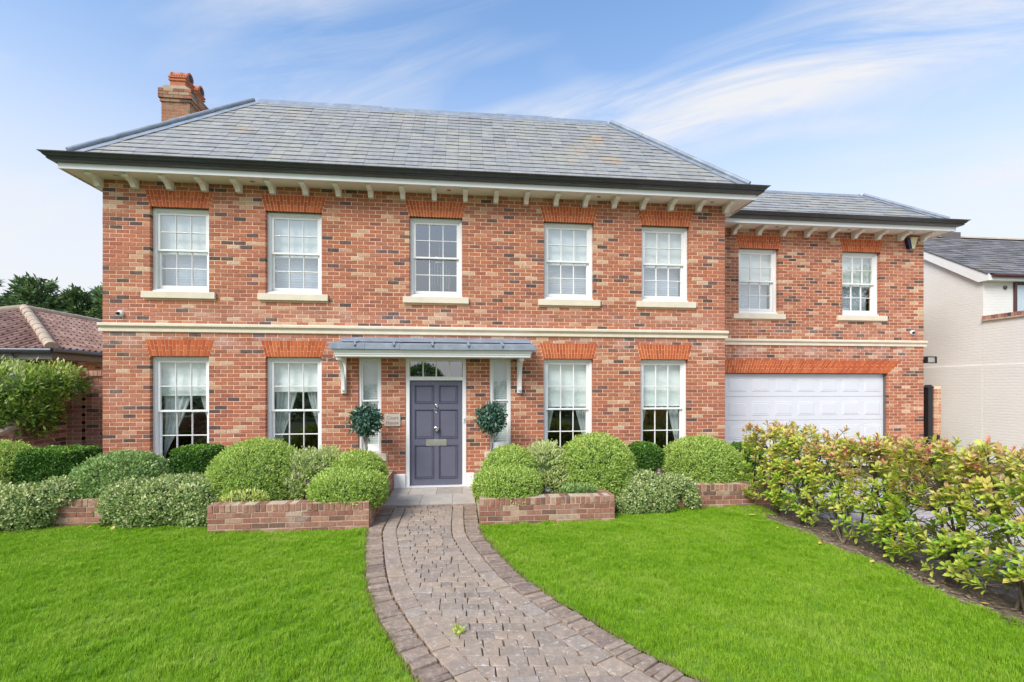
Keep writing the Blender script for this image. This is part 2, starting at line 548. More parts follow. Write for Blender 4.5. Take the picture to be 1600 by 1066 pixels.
def np_mesh(name, V, nper, F, mat, tone, parent=None, smooth=False):
    """V (n*nper,3), F face index pattern of one piece (list of equal-length tuples)"""
    n = len(V) // nper
    F = np.array(F)
    k = F.shape[1]
    faces = (F[None] + (np.arange(n) * nper)[:, None, None]).reshape(-1, k)
    me = bpy.data.meshes.new(name)
    me.vertices.add(len(V))
    me.vertices.foreach_set('co', np.ascontiguousarray(V, dtype=np.float32).ravel())
    me.loops.add(faces.size)
    me.loops.foreach_set('vertex_index', faces.ravel().astype(np.int32))
    me.polygons.add(len(faces))
    me.polygons.foreach_set('loop_start', np.arange(0, faces.size, k, dtype=np.int32))
    me.polygons.foreach_set('loop_total', np.full(len(faces), k, dtype=np.int32))
    me.update(calc_edges=True)
    me.validate()
    a = me.attributes.new('tone', 'FLOAT', 'POINT')
    a.data.foreach_set('value', np.repeat(np.asarray(tone, dtype=np.float32), nper))
    if smooth:
        me.polygons.foreach_set('use_smooth', np.ones(len(faces), dtype=bool))
    me.materials.append(MAT[mat])
    return link(bpy.data.objects.new(name, me), parent)


# ------------------------------------------------------------------ brickwork
ROW, BR, JT = .075, .225, .013


def tone_pick(rng=random):
    r = rng.random()
    if r < .10:
        return rng.uniform(0, .11)
    if r < .86:
        return rng.uniform(.15, .76)
    return rng.uniform(.78, 1)


def courses(x0, x1, z0, z1, blocked, seed=0, shift=0.0):
    """list of (xa, xb, z) of stretcher-bond bricks; blocked(z) -> list of (a, b) spans kept free"""
    rng = random.Random(seed)
    out = []
    nrow = int(round((z1 - z0) / ROW))
    for r in range(nrow):
        z = z0 + r * ROW
        spans = [(x0, x1)]
        for (a, b) in blocked(z + ROW / 2):
            ns = []
            for (p, q) in spans:
                if b <= p or a >= q:
                    ns.append((p, q))
                else:
                    if a > p:
                        ns.append((p, a))
                    if b < q:
                        ns.append((b, q))
            spans = ns
        off = x0 + shift + (BR / 2 if r % 2 else 0) - BR * 2
        k0 = int((x0 - off) / BR) - 1
        for (p, q) in spans:
            k = int(math.floor((p - off) / BR))
            cuts = [p]
            x = off + k * BR
            while x < q:
                if x > p + .05 and x < q - .05:
                    cuts.append(x)
                x += BR
            cuts.append(q)
            for a, b in zip(cuts[:-1], cuts[1:]):
                aa = a + (JT / 2 if a != p or a == x0 and False else (0 if a == p and a != x0 else 0))
                if a != p:
                    aa = a + JT / 2
                bb = b - JT / 2 if b != q else b
                if bb - aa > .03:
                    out.append((aa, bb, z + JT / 2, tone_pick(rng)))
    return out


STD = {}


def std_brick(mat, kind, depth, n=14):
    """shared meshes of one full brick in n tones; origin at the brick's front bottom left"""
    key = (mat, kind, depth)
    if key not in STD:
        L_ = []
        ln = .215 if kind == 's' else .065
        h = .065 if kind == 's' else .11
        for i in range(n):
            t = tone_pick() if mat in ('brick', 'chim_brick') else (i + .5) / n
            if mat == 'brick':
                t = [.03, .2, .26, .32, .38, .44, .5, .56, .6, .66, .72, .82, .9, .97][i]
            m_ = MB().bbox(0, ln, 0, depth, 0, h, .003, t)
            L_.append((t, m_.mesh('brick', mat)))
        STD[key] = L_
    return STD[key]


def lay(bricks, parent, mat, depth=.10, cap=300, score=None, rest='brickwork', jitter=.003, kind='s'):
    """the best `cap` whole bricks become objects of their own, the others one mesh"""
    full = [b for b in bricks if b[1] - b[0] > .205]
    if score:
        full.sort(key=score)
    pick = set(id(b) for b in full[:cap])
    mb = MB()
    ms = std_brick(mat, kind, depth)
    for b in bricks:
        y = random.uniform(-jitter, jitter)
        if id(b) in pick:
            t = b[3]
            i = min(range(len(ms)), key=lambda q: abs(ms[q][0] - t))
            o = inst('brick', ms[i][1], parent, (b[0], y, b[2]))
            o.scale = ((b[1] - b[0]) / .215, 1, 1)
        else:
            mb.bbox(b[0], b[1], y, depth, b[2], b[2] + .065, .003, b[3])
    if mb.v:
        o = mb.build(rest, mat, parent)
        o['kind'] = 'stuff'
    return parent


def sheet_with_holes(mb, x0, x1, z0, z1, holes, y, depth):
    """mortar face with rectangular holes and their reveals"""
    xs = sorted({x0, x1, *[c for h in holes for c in h[:2]]})
    zs = sorted({z0, z1, *[c for h in holes for c in h[2:]]})
    xs = [c for c in xs if x0 <= c <= x1]
    zs = [c for c in zs if z0 <= c <= z1]
    for a, b in zip(xs[:-1], xs[1:]):
        for c, d in zip(zs[:-1], zs[1:]):
            mx, mz = (a + b) / 2, (c + d) / 2
            if any(h[0] < mx < h[1] and h[2] < mz < h[3] for h in holes):
                continue
            mb.add([(a, y, c), (b, y, c), (b, y, d), (a, y, d)], [(0, 1, 2, 3)])
    for h in holes:
        a, b, c, d = h
        e = .004
        mb.add([(a - e, y, c), (a - e, depth, c), (a - e, depth, d), (a - e, y, d)], [(0, 1, 2, 3)])
        mb.add([(b + e, y, c), (b + e, depth, c), (b + e, depth, d), (b + e, y, d)], [(3, 2, 1, 0)])
        mb.add([(a, y, d), (b, y, d), (b, depth, d), (a, depth, d)], [(0, 1, 2, 3)])
        mb.add([(a, y, c), (b, y, c), (b, depth, c), (a, depth, c)], [(3, 2, 1, 0)])


# ------------------------------------------------------------------ ground
HX = 4.62          # lawn edge towards the hedge
g = MB().add([(-600, -300, -.06), (600, -300, -.06), (600, 1500, -.06), (-600, 1500, -.06)], [(0, 1, 2, 3)]).build('ground', 'far_ground')
tag(g, kind='structure')

PL = [(-1.26, -1.36), (-1.26, -2.62), (-1.20, -3.1), (-.985, -4.26), (-.80, -4.95), (-.55, -5.59), (-.24, -6.25), (.18, -7.0), (.75, -7.9), (1.35, -8.8)]
PR = [(.28, -1.36), (.28, -2.62), (.33, -3.2), (.57, -4.25), (.78, -4.85), (1.03, -5.38), (1.36, -6.02), (1.78, -6.65), (2.40, -7.5), (3.05, -8.3)]


def curve_pts(ctrl, step=.06):
    """Catmull-Rom through the control points"""
    P = [Vector((*p, 0)) for p in ctrl]
    P = [P[0] * 2 - P[1]] + P + [P[-1] * 2 - P[-2]]
    out = []
    for i in range(1, len(P) - 2):
        n = max(2, int((P[i + 1] - P[i]).length / step))
        for k in range(n):
            t = k / n
            a, b_, c, d = P[i - 1], P[i], P[i + 1], P[i + 2]
            out.append(.5 * ((2 * b_) + (c - a) * t + (2 * a - 5 * b_ + 4 * c - d) * t * t + (3 * b_ - a - 3 * c + d) * t ** 3))
    out.append(P[-2])
    return out


def at_len(pts, d):
    for a, b_ in zip(pts[:-1], pts[1:]):
        l = (b_ - a).length
        if d <= l:
            return a + (b_ - a) * (d / l), (b_ - a).normalized()
        d -= l
    return pts[-1], (pts[-1] - pts[-2]).normalized()


def total(pts):
    return sum((b_ - a).length for a, b_ in zip(pts[:-1], pts[1:]))


cl_, cr_ = curve_pts(PL), curve_pts(PR)


def x_on(pts, y):
    for a, b_ in zip(pts[:-1], pts[1:]):
        if a.y >= y >= b_.y:
            t = (a.y - y) / max(1e-6, a.y - b_.y)
            return a.x + (b_.x - a.x) * t
    return pts[-1].x if y < pts[-1].y else pts[0].x


def lawn(name, left, right, ys):
    """strip mesh between two edges given as functions of y"""
    vs, fs = [], []
    nx = 24
    for y in ys:
        a, b_ = left(y), right(y)
        for i in range(nx + 1):
            x = a + (b_ - a) * i / nx
            z = .012 + .010 * math.sin(x * 1.7 + y * .6) * math.sin(y * 1.3 - x * .4)
            vs.append((x, y, z))
    for j in range(len(ys) - 1):
        for i in range(nx):
            k = j * (nx + 1) + i
            fs.append((k, k + 1, k + nx + 2, k + nx + 1))
    o = MB().add(vs, fs, .5, True).build(name, 'turf')
    return tag(o, kind='structure')


ysl = [-9.0 + i * .1 for i in range(65)] + [-2.58]
lawn_left = lawn('lawn_left', lambda y: -9.0, lambda y: x_on(cl_, y) - .015, ysl)
lawn_left2 = None
ysr = [-8.4 + i * .1 for i in range(59)] + [-2.58]
lawn_right = lawn('lawn_right', lambda y: x_on(cr_, y) + .015, lambda y: HX + .05 * math.sin(y * 5), ysr)
lb = lawn('lawn_left_by_wall', lambda y: -9.0, lambda y: -3.37, [-2.58 + .09 * i for i in range(8)])
rb_ = lawn('lawn_right_by_wall', lambda y: 2.30, lambda y: HX + .25 + .05 * math.sin(y * 5), [-2.58 + .09 * i for i in range(8)])

# soil strip under the hedge, flower beds
o = MB()
vs, fs = [], []
for j in range(60):
    y = -9 + j * .12
    for i in range(12):
        x = HX - .06 + i * .08
        vs.append((x, y, .006 + .02 * random.random()))
for j in range(59):
    for i in range(11):
        k = j * 12 + i
        fs.append((k, k + 1, k + 13, k + 12))
tag(o.add(vs, fs, .5, True).build('hedge_soil_strip', 'soil'), kind='structure')


mb = MB()
for i in range(2600):
    x, y_ = random.uniform(HX - .05, 5.4), random.uniform(-6.6, -2.05)
    a, l_ = random.uniform(0, 6.28), random.uniform(.008, .03)
    c_, s_ = math.cos(a) * l_, math.sin(a) * l_
    z = .028 + random.uniform(0, .012)
    w2 = random.uniform(.3, .7)
    mb.add([(x - c_, y_ - s_, z), (x + s_ * w2, y_ - c_ * w2, z + .004), (x + c_, y_ + s_, z + random.uniform(0, .012)), (x - s_ * w2, y_ + c_ * w2, z + .002)], [(0, 1, 2, 3)], random.random())
MAT['litter'] = tone_mat('leaf_litter', [(0, (.10, .07, .045)), (.5, (.25, .17, .10)), (.8, (.40, .26, .14)), (1, (.55, .47, .38))], bump=0)
tag(mb.build('leaf_litter', 'litter'), kind='stuff')


def bed(name, x0, x1, y0, y1, z):
    mb = MB()
    nx, ny = int((x1 - x0) / .08) + 2, int((y1 - y0) / .08) + 2
    vs = [(x0 + (x1 - x0) * i / (nx - 1), y0 + (y1 - y0) * j / (ny - 1), z + random.uniform(-.015, .02)) for j in range(ny) for i in range(nx)]
    fs = [(j * nx + i, j * nx + i + 1, (j + 1) * nx + i + 1, (j + 1) * nx + i) for j in range(ny - 1) for i in range(nx - 1)]
    return tag(mb.add(vs, fs, .5, True).build(name, 'soil'), kind='structure')


bed('flower_bed_left', -9.0, -3.3, -1.8, -.01, .31)
bed('flower_bed_left_raised', -3.3, -1.42, -2.42, -.01, .315)
bed('flower_bed_right_raised', .44, 2.2, -2.42, -.01, .315)
bed('flower_bed_right', 2.2, 5.0, -1.8, -.01, .31)

# driveway of small blocks beyond the hedge
dv = MB().add([(5.42, -9.5, .0), (13.98, -9.5, .0), (13.98, 1.5, .0), (5.42, 1.5, .0)], [(0, 1, 2, 3)]).build('driveway', 'joint')
tag(dv, kind='structure')
mb = MB()
for j in range(66):
    for i in range(20):
        x, y = 5.46 + i * .21 + (.105 if j % 2 else 0), -7.0 + j * .105
        mb.box(x, x + .2, y, y + .098, -.02, .03 + random.uniform(-.003, .003), random.random())
o = mb.build('paving_blocks', 'drive', dv)
o['kind'] = 'stuff'
mb = MB()
for j in range(66):
    for i in range(22):
        x, y = 9.70 + i * .19, -7.0 + j * .105
        mb.box(x, x + .18, y, y + .098, -.02, .03 + random.uniform(-.003, .003), random.random())
o = mb.build('paving_blocks', 'drive', dv)
o['kind'] = 'stuff'

# ------------------------------------------------------------------ garden path
path = MB()
pts = [(p.x, p.y, .004) for p in cl_] + [(p.x, p.y, .004) for p in reversed(cr_)]
path.add(pts, [tuple(range(len(pts)))])
path = path.build('path', 'joint')
tag(path, kind='structure')


def quad_piece(name, q, z0, z1, mat, tone, parent, inset=.006, rough=.006):
    """a paver from four ground corners (counter-clockwise), edges drawn in and top edges rounded"""
    q = [Vector((*p, 0)) for p in q]
    c = sum(q, Vector()) / 4
    a, b_ = [], []
    for p in q:
        d = (c - p).normalized()
        j = Vector((random.uniform(-rough, rough), random.uniform(-rough, rough), 0)) * .5
        a.append(p + d * inset * 1.2 + j)
        b_.append(p + d * (inset * 1.2 + .006) + j)
    zt = z1 + random.uniform(-.004, .004)
    vs = [(p.x, p.y, z0) for p in a] + [(p.x, p.y, zt - .004) for p in a] + [(p.x, p.y, zt + random.uniform(-.0015, .0015)) for p in b_]
    fs = [(0, 1, 5, 4), (1, 2, 6, 5), (2, 3, 7, 6), (3, 0, 4, 7), (4, 5, 9, 8), (5, 6, 10, 9), (6, 7, 11, 10), (7, 4, 8, 11), (8, 9, 10, 11)]
    return MB().add(vs, fs, tone).build(name, mat, parent)


for side, cp in ((1, cl_), (-1, cr_)):
    tl = total(cp)
    d = 0.0
    while d < min(tl - .12, 7.2):          # outer band of bricks on edge
        wd = random.uniform(.060, .080)
        p, t = at_len(cp, d)
        p2, t2 = at_len(cp, d + wd)
        n_, n2_ = Vector((-t.y, t.x, 0)) * side, Vector((-t2.y, t2.x, 0)) * side
        q = [p, p2, p2 + n2_ * .205, p + n_ * .205]
        if side < 0:
            q = q[::-1]
        quad_piece('edging_brick', [(v_.x, v_.y) for v_ in q], -.03, .030 + random.uniform(-.009, .009), 'edging', random.random(), path, .006, .022)
        d += wd
    d = .0
    while d < min(tl - .3, 7.2):           # inner band of larger blocks
        wd = random.uniform(.17, .24)
        p, t = at_len(cp, d)
        p2, t2 = at_len(cp, d + wd)
        n_, n2_ = Vector((-t.y, t.x, 0)) * side, Vector((-t2.y, t2.x, 0)) * side
        q = [p + n_ * .212, p2 + n2_ * .212, p2 + n2_ * .39, p + n_ * .39]
        if side < 0:
            q = q[::-1]
        quad_piece('border_block', [(v_.x, v_.y) for v_ in q], -.03, .028, 'paver', random.uniform(.3, 1), path)
        d += wd

# inner edges of the two border bands limit the rows
def inner(cp, side):
    out = []
    for i, p in enumerate(cp):
        t = (cp[min(i + 1, len(cp) - 1)] - cp[max(0, i - 1)]).normalized()
        out.append(p + Vector((-t.y, t.x, 0)) * side * .395)
    return out


il, ir = inner(cl_, 1), inner(cr_, -1)
y = -1.50
row = 0
while y > -7.75:
    h = random.uniform(.118, .136)
    sk = .16 if y < -3 else 0               # rows lean a little with the bend
    sk = min(.20, max(0, (-y - 2.6) * .07))
    ym = y - h / 2
    xl, xr = x_on(il, ym + sk * .4), x_on(ir, ym - sk * .3)
    xc = (xl + xr) / 2
    x = xl
    cuts = [xl]
    while True:
        x += random.choice([.11, .13, .14, .16, .18, .21])
        if x > xr - .09:
            break
        cuts.append(x)
    cuts.append(xr)

    def yy(x_, yb):
        return yb - sk * (x_ - xc) * .55
    for a, b_ in zip(cuts[:-1], cuts[1:]):
        q = [(a, yy(a, y - h)), (b_, yy(b_, y - h)), (b_, yy(b_, y)), (a, yy(a, y))]
        quad_piece('paver', q, -.03, .026, 'paver', random.random(), path, .0038, .012)
    y -= h
    row += 1
# header row of small setts in front of the step
x = -1.24
while x < .20:
    wd = random.uniform(.085, .115)
    quad_piece('sett', [(x, -1.49), (x + wd, -1.49), (x + wd, -1.375), (x, -1.375)], -.02, .032, 'edging', random.random(), path, .004)
    x += wd

# door step of stone slabs
step = MB().box(-1.25, .27, -1.365, .04, -.05, .018).build('doorstep', 'joint')
tag(step, kind='structure')
xs = [-1.25, -.93, -.42, .05, .27]
for a, b_ in zip(xs[:-1], xs[1:]):
    quad_piece('slab', [(a, -.66), (b_, -.66), (b_, .03), (a, .03)], .0, .045, 'slab', random.random(), step, .003, .001)
xs = [-1.25, -.66, -.12, .27]
for a, b_ in zip(xs[:-1], xs[1:]):
    quad_piece('slab', [(a, -1.365), (b_, -1.365), (b_, -.66), (a, -.66)], .0, .045, 'slab', random.uniform(.4, 1), step, .003, .001)

# ------------------------------------------------------------------ the house
XL, XR, DEP = -6.45, 5.52, 9.0
WL, WR, YW, WDEP = 5.52, 11.52, 1.29, 7.5
ZS = 5.775
house = empty('brick_house')
tag(house, 'two-storey red brick house with slate hipped roof and white sash windows', 'house')

UPW = [-5.14, -3.12, -.455, 2.195, 4.225]       # window centres
LOWX = [-5.14, -3.12, 2.185, 4.20]
HW = .51
UZ0, UZ1 = 3.755, 5.315
LZ0, LZ1 = .50, 2.565
holes = [(c - HW, c + HW, UZ0, UZ1) for c in UPW] + [(c - HW, c + HW, LZ0, LZ1) for c in LOWX]
DOOR = (-1.045, .135, .0, 2.62)
SIDE = [(-1.93, -1.50, .725, 2.56), (.592, 1.02, .725, 2.56)]
holes += [DOOR] + SIDE
WUP = [7.13, 9.82]
wholes = [(c - HW, c + HW, UZ0, UZ1) for c in WUP] + [(5.75, 10.53, .0, 2.33)]
ARCH_H = .31
arches = [(c, HW + .005, HW + .085, UZ1) for c in UPW] + [(c, HW + .005, HW + .085, LZ1) for c in LOWX]
warches = [(c, HW + .005, HW + .085, UZ1) for c in WUP]
SILLS = [(c - .635, c + .635, UZ0 - .125, UZ0) for c in UPW]
WSILLS = [(c - .665, c + .665, UZ0 - .13, UZ0) for c in WUP]


def blocker(holes, arches, sills, extra=()):
    def f(z):
        out = [(a, b_) for (a, b_, c, d) in holes if c - .02 < z < d + .0]
        out += [(a, b_) for (a, b_, c, d) in sills if c < z < d]
        for (c, hb, ht, z0) in arches:
            if z0 - .01 < z < z0 + ARCH_H:
                h = hb + (ht - hb) * (z - z0) / ARCH_H
                out.append((c - h - .004, c + h + .004))
        out += [(a, b_) for (a, b_, c, d) in extra if c < z < d]
        return out
    return f


def depth_of(x, y):
    return (y + 9.45) * math.cos(R(6.27)) + x * math.sin(R(6.27))


front = MB()
sheet_with_holes(front, XL, XR, 0, ZS + .12, holes, .006, .30)
# other sides of the shell
front.add([(XL + .003, .006, 0), (XL + .003, DEP, 0), (XL + .003, DEP, ZS + .1), (XL + .003, .006, ZS + .1)], [(0, 3, 2, 1)])
front.add([(XR - .003, .006, 0), (XR - .003, DEP, 0), (XR - .003, DEP, ZS + .1), (XR - .003, .006, ZS + .1)], [(0, 1, 2, 3)])
front.add([(XL, DEP, 0), (XR, DEP, 0), (XR, DEP, ZS + .1), (XL, DEP, ZS + .1)], [(0, 3, 2, 1)])
front = front.build('front_wall', 'mortar', house)
STR = (XL - 1, XR + 1, 3.01, 3.165)
bl = courses(XL, XR, .30, ZS + .1, blocker(holes, arches, SILLS, [STR]), 3)
hid = lambda b_: (depth_of((b_[0] + b_[1]) / 2, 0) + (5 if b_[2] < 1.25 or b_[2] > 5.6 else 0))
lay(bl, front, 'brick', .10, 300, hid)
# returns of the corner bricks along the side walls
for (xx, sgn) in ((XL, -1), (XR, 1)):
    mb = MB()
    rng = random.Random(9)
    for r in range(int((ZS - .3) / ROW)):
        z = .30 + r * ROW + JT / 2
        yb = .11 if r % 2 else .225
        while yb < (1.4 if sgn > 0 else 3.2):
            x0, x1 = (xx - .001, xx + .05) if sgn < 0 else (xx - .05, xx + .001)
            mb.box(x0, x1, yb, yb + .215, z, z + .065, tone_pick(rng))
            yb += BR
    o = mb.build('side_brickwork', 'brick', front)
    o['kind'] = 'stuff'

wing = MB()
sheet_with_holes(wing, WL, WR, 0, ZS + .12, wholes, .006, .30)
wing.add([(WR - .003, .006, 0), (WR - .003, WDEP, 0), (WR - .003, WDEP, ZS + .1), (WR - .003, .006, ZS + .1)], [(0, 1, 2, 3)])
wing.add([(WL, WDEP, 0), (WR, WDEP, 0), (WR, WDEP, ZS + .1), (WL, WDEP, ZS + .1)], [(0, 3, 2, 1)])
wing = wing.build('wing_wall', 'mortar', house, (0, YW, 0))
GAR = (5.75, 10.53, 2.33, 2.645)


def wblock(z):
    out = blocker(wholes, warches, WSILLS, [(WL - 1, WR + 1, 3.01, 3.145)])(z)
    if 2.32 < z < 2.645:
        out.append((5.5, 10.54 + .36 * (z - 2.33) / .315))
    return out


bl = courses(WL, WR, .0, ZS + .1, wblock, 5)
lay(bl, wing, 'brick', .10, 0, None)
mb = MB()
for r in range(int(ZS / ROW)):
    yb = .11 if r % 2 else .225
    while yb < 1.5:
        mb.box(WR - .05, WR + .001, yb, yb + .215, r * ROW + .005, r * ROW + .07, tone_pick())
        yb += BR
o = mb.build('side_brickwork', 'brick', wing)
o['kind'] = 'stuff'


def voussoirs(parent, c, hb, ht, z0, n, y=0.0, lean=1):
    """flat arch: fanned bricks, each cut in a long and a short piece, alternating"""
    mb = MB()
    H_ = ARCH_H - .005
    for i in range(n):
        lo = [-hb + 2 * hb * k / n for k in (i, i + 1)]
        hi = [-ht + 2 * ht * k / n for k in (i, i + 1)]
        j = .006
        cut = .36 if i % 2 else .66

        def X(e, t):
            a = lo[e] + (hi[e] - lo[e]) * t
            return c + a + (j if e == 0 else -j)
        for (t0, t1) in ((0.0, cut - .02), (cut + .02, 1.0)):
            tn = random.random()
            yf = y - .004 + random.uniform(-.001, .001)
            poly = [(X(0, t0), z0 + H_ * t0), (X(1, t0), z0 + H_ * t0), (X(1, t1), z0 + H_ * t1), (X(0, t1), z0 + H_ * t1)]
            mb.prism(poly, 1, yf, y + .10, tn)
    o = mb.build('flat_arch', 'rubbed', parent)
    o['kind'] = 'stuff'
    bk = MB().prism([(c - hb, z0 + .002), (c + hb, z0 + .002), (c + ht, z0 + H_), (c - ht, z0 + H_)], 1, y + .0025, y + .095)
    bk.build('arch_joint', 'arch_mortar', o)
    return o


for (c, hb, ht, z0) in arches:
    voussoirs(house, c, hb, ht, z0, 18)
for (c, hb, ht, z0) in warches:
    voussoirs(house, c, hb, ht, z0, 18, YW)
# long arch over the garage
mb = MB()
n = 74
x0, x1b, x1t = 5.62, 10.54, 10.90
for i in range(n):
    def X(k, t):
        return x0 + (x1b - x0 + (x1t - x1b) * t) * k / n
    cut = .36 if i % 2 else .66
    for (t0, t1) in ((0.0, cut - .02), (cut + .02, 1.0)):
        j = .006
        poly = [(X(i, t0) + j, 2.33 + .31 * t0), (X(i + 1, t0) - j, 2.33 + .31 * t0), (X(i + 1, t1) - j, 2.33 + .31 * t1), (X(i, t1) + j, 2.33 + .31 * t1)]
        mb.prism(poly, 1, YW - .004, YW + .10, random.random())
o = mb.build('flat_arch', 'rubbed', house)
o['kind'] = 'stuff'
MB().prism([(x0, 2.332), (x1b, 2.332), (x1t, 2.64), (x0, 2.64)], 1, YW + .0025, YW + .095).build('arch_joint', 'arch_mortar', o)

# string course, moulded
SC = [(.02, 3.012), (-.030, 3.012), (-.030, 3.055), (-.020, 3.06), (-.020, 3.07), (-.032, 3.085), (-.052, 3.105), (-.068, 3.112), (-.068, 3.150), (-.055, 3.164), (.02, 3.166)]
o = MB().prism([(y_, z_) for (y_, z_) in SC], 0, XL - .05, XR + .045).build('string_course', 'stone', house)
SC2 = [(y_ * .85 if y_ < 0 else y_, 3.0 + (z_ - 3.012) * .93) for (y_, z_) in SC]
MB().prism([(y_ + YW, z_) for (y_, z_) in SC2], 0, WL + .01, WR + .06).build('string_course', 'stone', house)
# plinth
p = MB()
for (a, b_) in ((XL - .012, DOOR[0]), (DOOR[1], XR + .012)):
    p.box(a, b_, -.022, .05, .0, .285)
    p.prism([(-.022, .285), (.05, .285), (.05, .31), (-.002, .31)], 0, a, b_)
p.build('plinth', 'white', house)

# eaves
def eave_sweep(name, prof, xl, xr, yf, yb, mat, left=True, right=True):
    """profile (distance out from the fascia line, z) swept round the eave with mitred corners"""
    mb = MB()
    n = len(prof)
    cs = []
    if left:
        cs.append(lambda d: (xl - d, yb))
    cs.append(lambda d: ((xl - d) if left else xl, yf - d))
    cs.append(lambda d: ((xr + d) if right else xr, yf - d))
    if right:
        cs.append(lambda d: (xr + d, yb))
    vs, fs = [], []
    for c in cs:
        for (d, z) in prof:
            x, y_ = c(d)
            vs.append((x, y_, z))
    for i in range(len(cs) - 1):
        for j in range(n - 1):
            fs.append((i * n + j, (i + 1) * n + j, (i + 1) * n + j + 1, i * n + j + 1))
    mb.add(vs, fs)
    if not left:
        mb.add([vs[j] for j in range(n)], [tuple(range(n))])
    return mb.build(name, mat, house)


OV = .42
FASC = [(-.03, ZS - .012), (.0, ZS - .012), (.0, ZS + .095), (-.03, ZS + .095)]
GUT = [(-.005, ZS + .083), (.045, ZS + .086), (.088, ZS + .100), (.108, ZS + .118), (.112, ZS + .128), (.100, ZS + .132), (.112, ZS + .140), (.135, ZS + .155),
       (.150, ZS + .180), (.172, ZS + .197), (.185, ZS + .200), (.187, ZS + .212), (.176, ZS + .212), (.15, ZS + .19), (.06, ZS + .15), (-.01, ZS + .15), (-.005, ZS + .083)]
SOF = [(-.46, ZS), (-.028, ZS)]
for (nm, prof, mt) in (('fascia', FASC, 'white'), ('gutter', GUT, 'gutter'), ('soffit', SOF, 'soffit')):
    eave_sweep(nm, prof, XL - OV, XR + OV, -OV, DEP, mt)
    eave_sweep(nm, prof, XR - .02, WR + OV, YW - OV, WDEP + 1, mt, left=False)

# eave brackets: scrolled blocks
BP = [(0.0, ZS), (-.325, ZS), (-.325, ZS - .05), (-.30, ZS - .062), (-.255, ZS - .062), (-.235, ZS - .075), (-.19, ZS - .082), (-.145, ZS - .10), (-.115, ZS - .13), (-.10, ZS - .165), (0.0, ZS - .165)]
BPm = MB().prism([(y_, z_) for (y_, z_) in BP], 0, -.045, .045).mesh('bracket', 'cream')
for i in range(21):
    inst('bracket', BPm, house, (-6.47 + .5985 * i, -.003, -.002))
for i in range(9):
    inst('bracket', BPm, house, (6.46 + .624 * i, YW - .003, -.002))
# corner brackets continue along the right-hand returns
for (x, ys_) in ((XR, (.35, .95)), (WR, (YW + .35, YW + .95)), (XL, (.35, .95))):
    for y_ in ys_:
        inst('bracket', BPm, house, (x + (.003 if x > 0 else -.003), y_, -.002), (0, 0, R(90) if x > 0 else R(-90)))
# recessed spots in the soffit
DLm = MB().lathe([(.0, .004), (.042, .004), (.042, -.004), (.030, -.006), (.0, -.006)], (0, 0, 0), 16).mesh('downlight', 'chrome')
for x, y_ in ((-6.1, -.20), (-3.78, -.2), (-.2, -.2), (2.75, -.2), (5.13, -.2)):
    inst('downlight', DLm, house, (x, y_, ZS))
for x in (7.45, 9.3, 11.0):
    inst('downlight', DLm, house, (x, YW - .22, ZS))

# ------------------------------------------------------------------ roof
def slates(parent, o0, ex, up, rows, left, right, expo, cap=0, score=None, wid=.25, mat='slate', seed=1, rest='slate_courses'):
    """courses of slates on a plane: o0 a point on the eave, ex along the eave, up the slope (unit);
    left(s), right(s) the limits along the eave at slope distance s"""
    rng = random.Random(seed)
    o0, ex, up = Vector(o0), Vector(ex).normalized(), Vector(up).normalized()
    nz = ex.cross(up).normalized()
    if nz.z < 0:
        nz = -nz
    th = .009
    items = []
    for r in range(rows):
        s = r * expo
        l_, r_ = left(s + expo * .9), right(s + expo * .9)
        x = l_ - (wid / 2 if r % 2 else 0)
        while x < r_:
            a, b_ = max(x, l_), min(x + wid, r_)
            if b_ - a > .03:
                items.append((a, b_, s, rng.random()))
            x += wid
    M0 = Matrix((ex, up, nz)).transposed().to_4x4()
    full = [t for t in items if t[1] - t[0] > wid - .002]
    if score:
        full.sort(key=score)
    pick = set(id(t) for t in full[:cap])
    shared = []
    g_ = .0018

    def geom(mb, a, b_, s, t, base):
        lift = .023 + rng.uniform(-.004, .005)
        e0, e1 = rng.uniform(-.006, .004), rng.uniform(-.006, .004)
        P = lambda x, q, h: tuple(base @ Vector((x, q, h)))
        vs = [P(a + g_, s + e0, lift), P(b_ - g_, s + e1, lift), P(b_ - g_, s + expo + .06, .006), P(a + g_, s + expo + .06, .006),
              P(a + g_, s + e0, lift - th), P(b_ - g_, s + e1, lift - th), P(b_ - g_, s + expo + .06, -.003), P(a + g_, s + expo + .06, -.003)]
        mb.add(vs, [(0, 1, 2, 3), (0, 4, 5, 1), (0, 3, 7, 4), (1, 5, 6, 2)], t)
    for k in range(10):
        mb = MB()
        geom(mb, 0, wid, 0, (k + .5) / 10, Matrix())
        shared.append(mb.mesh('slate', mat))
    T = Matrix.Translation(o0) @ M0
    joined = MB()
    for t in items:
        if id(t) in pick:
            inst('slate', shared[min(9, int(t[3] * 10))], parent, mtx=T @ Matrix.Translation((t[0], t[2], 0)))
        else:
            geom(joined, t[0], t[1], t[2], t[3], T)
    if joined.v:
        o = joined.build(rest, mat, parent)
        o['kind'] = 'stuff'


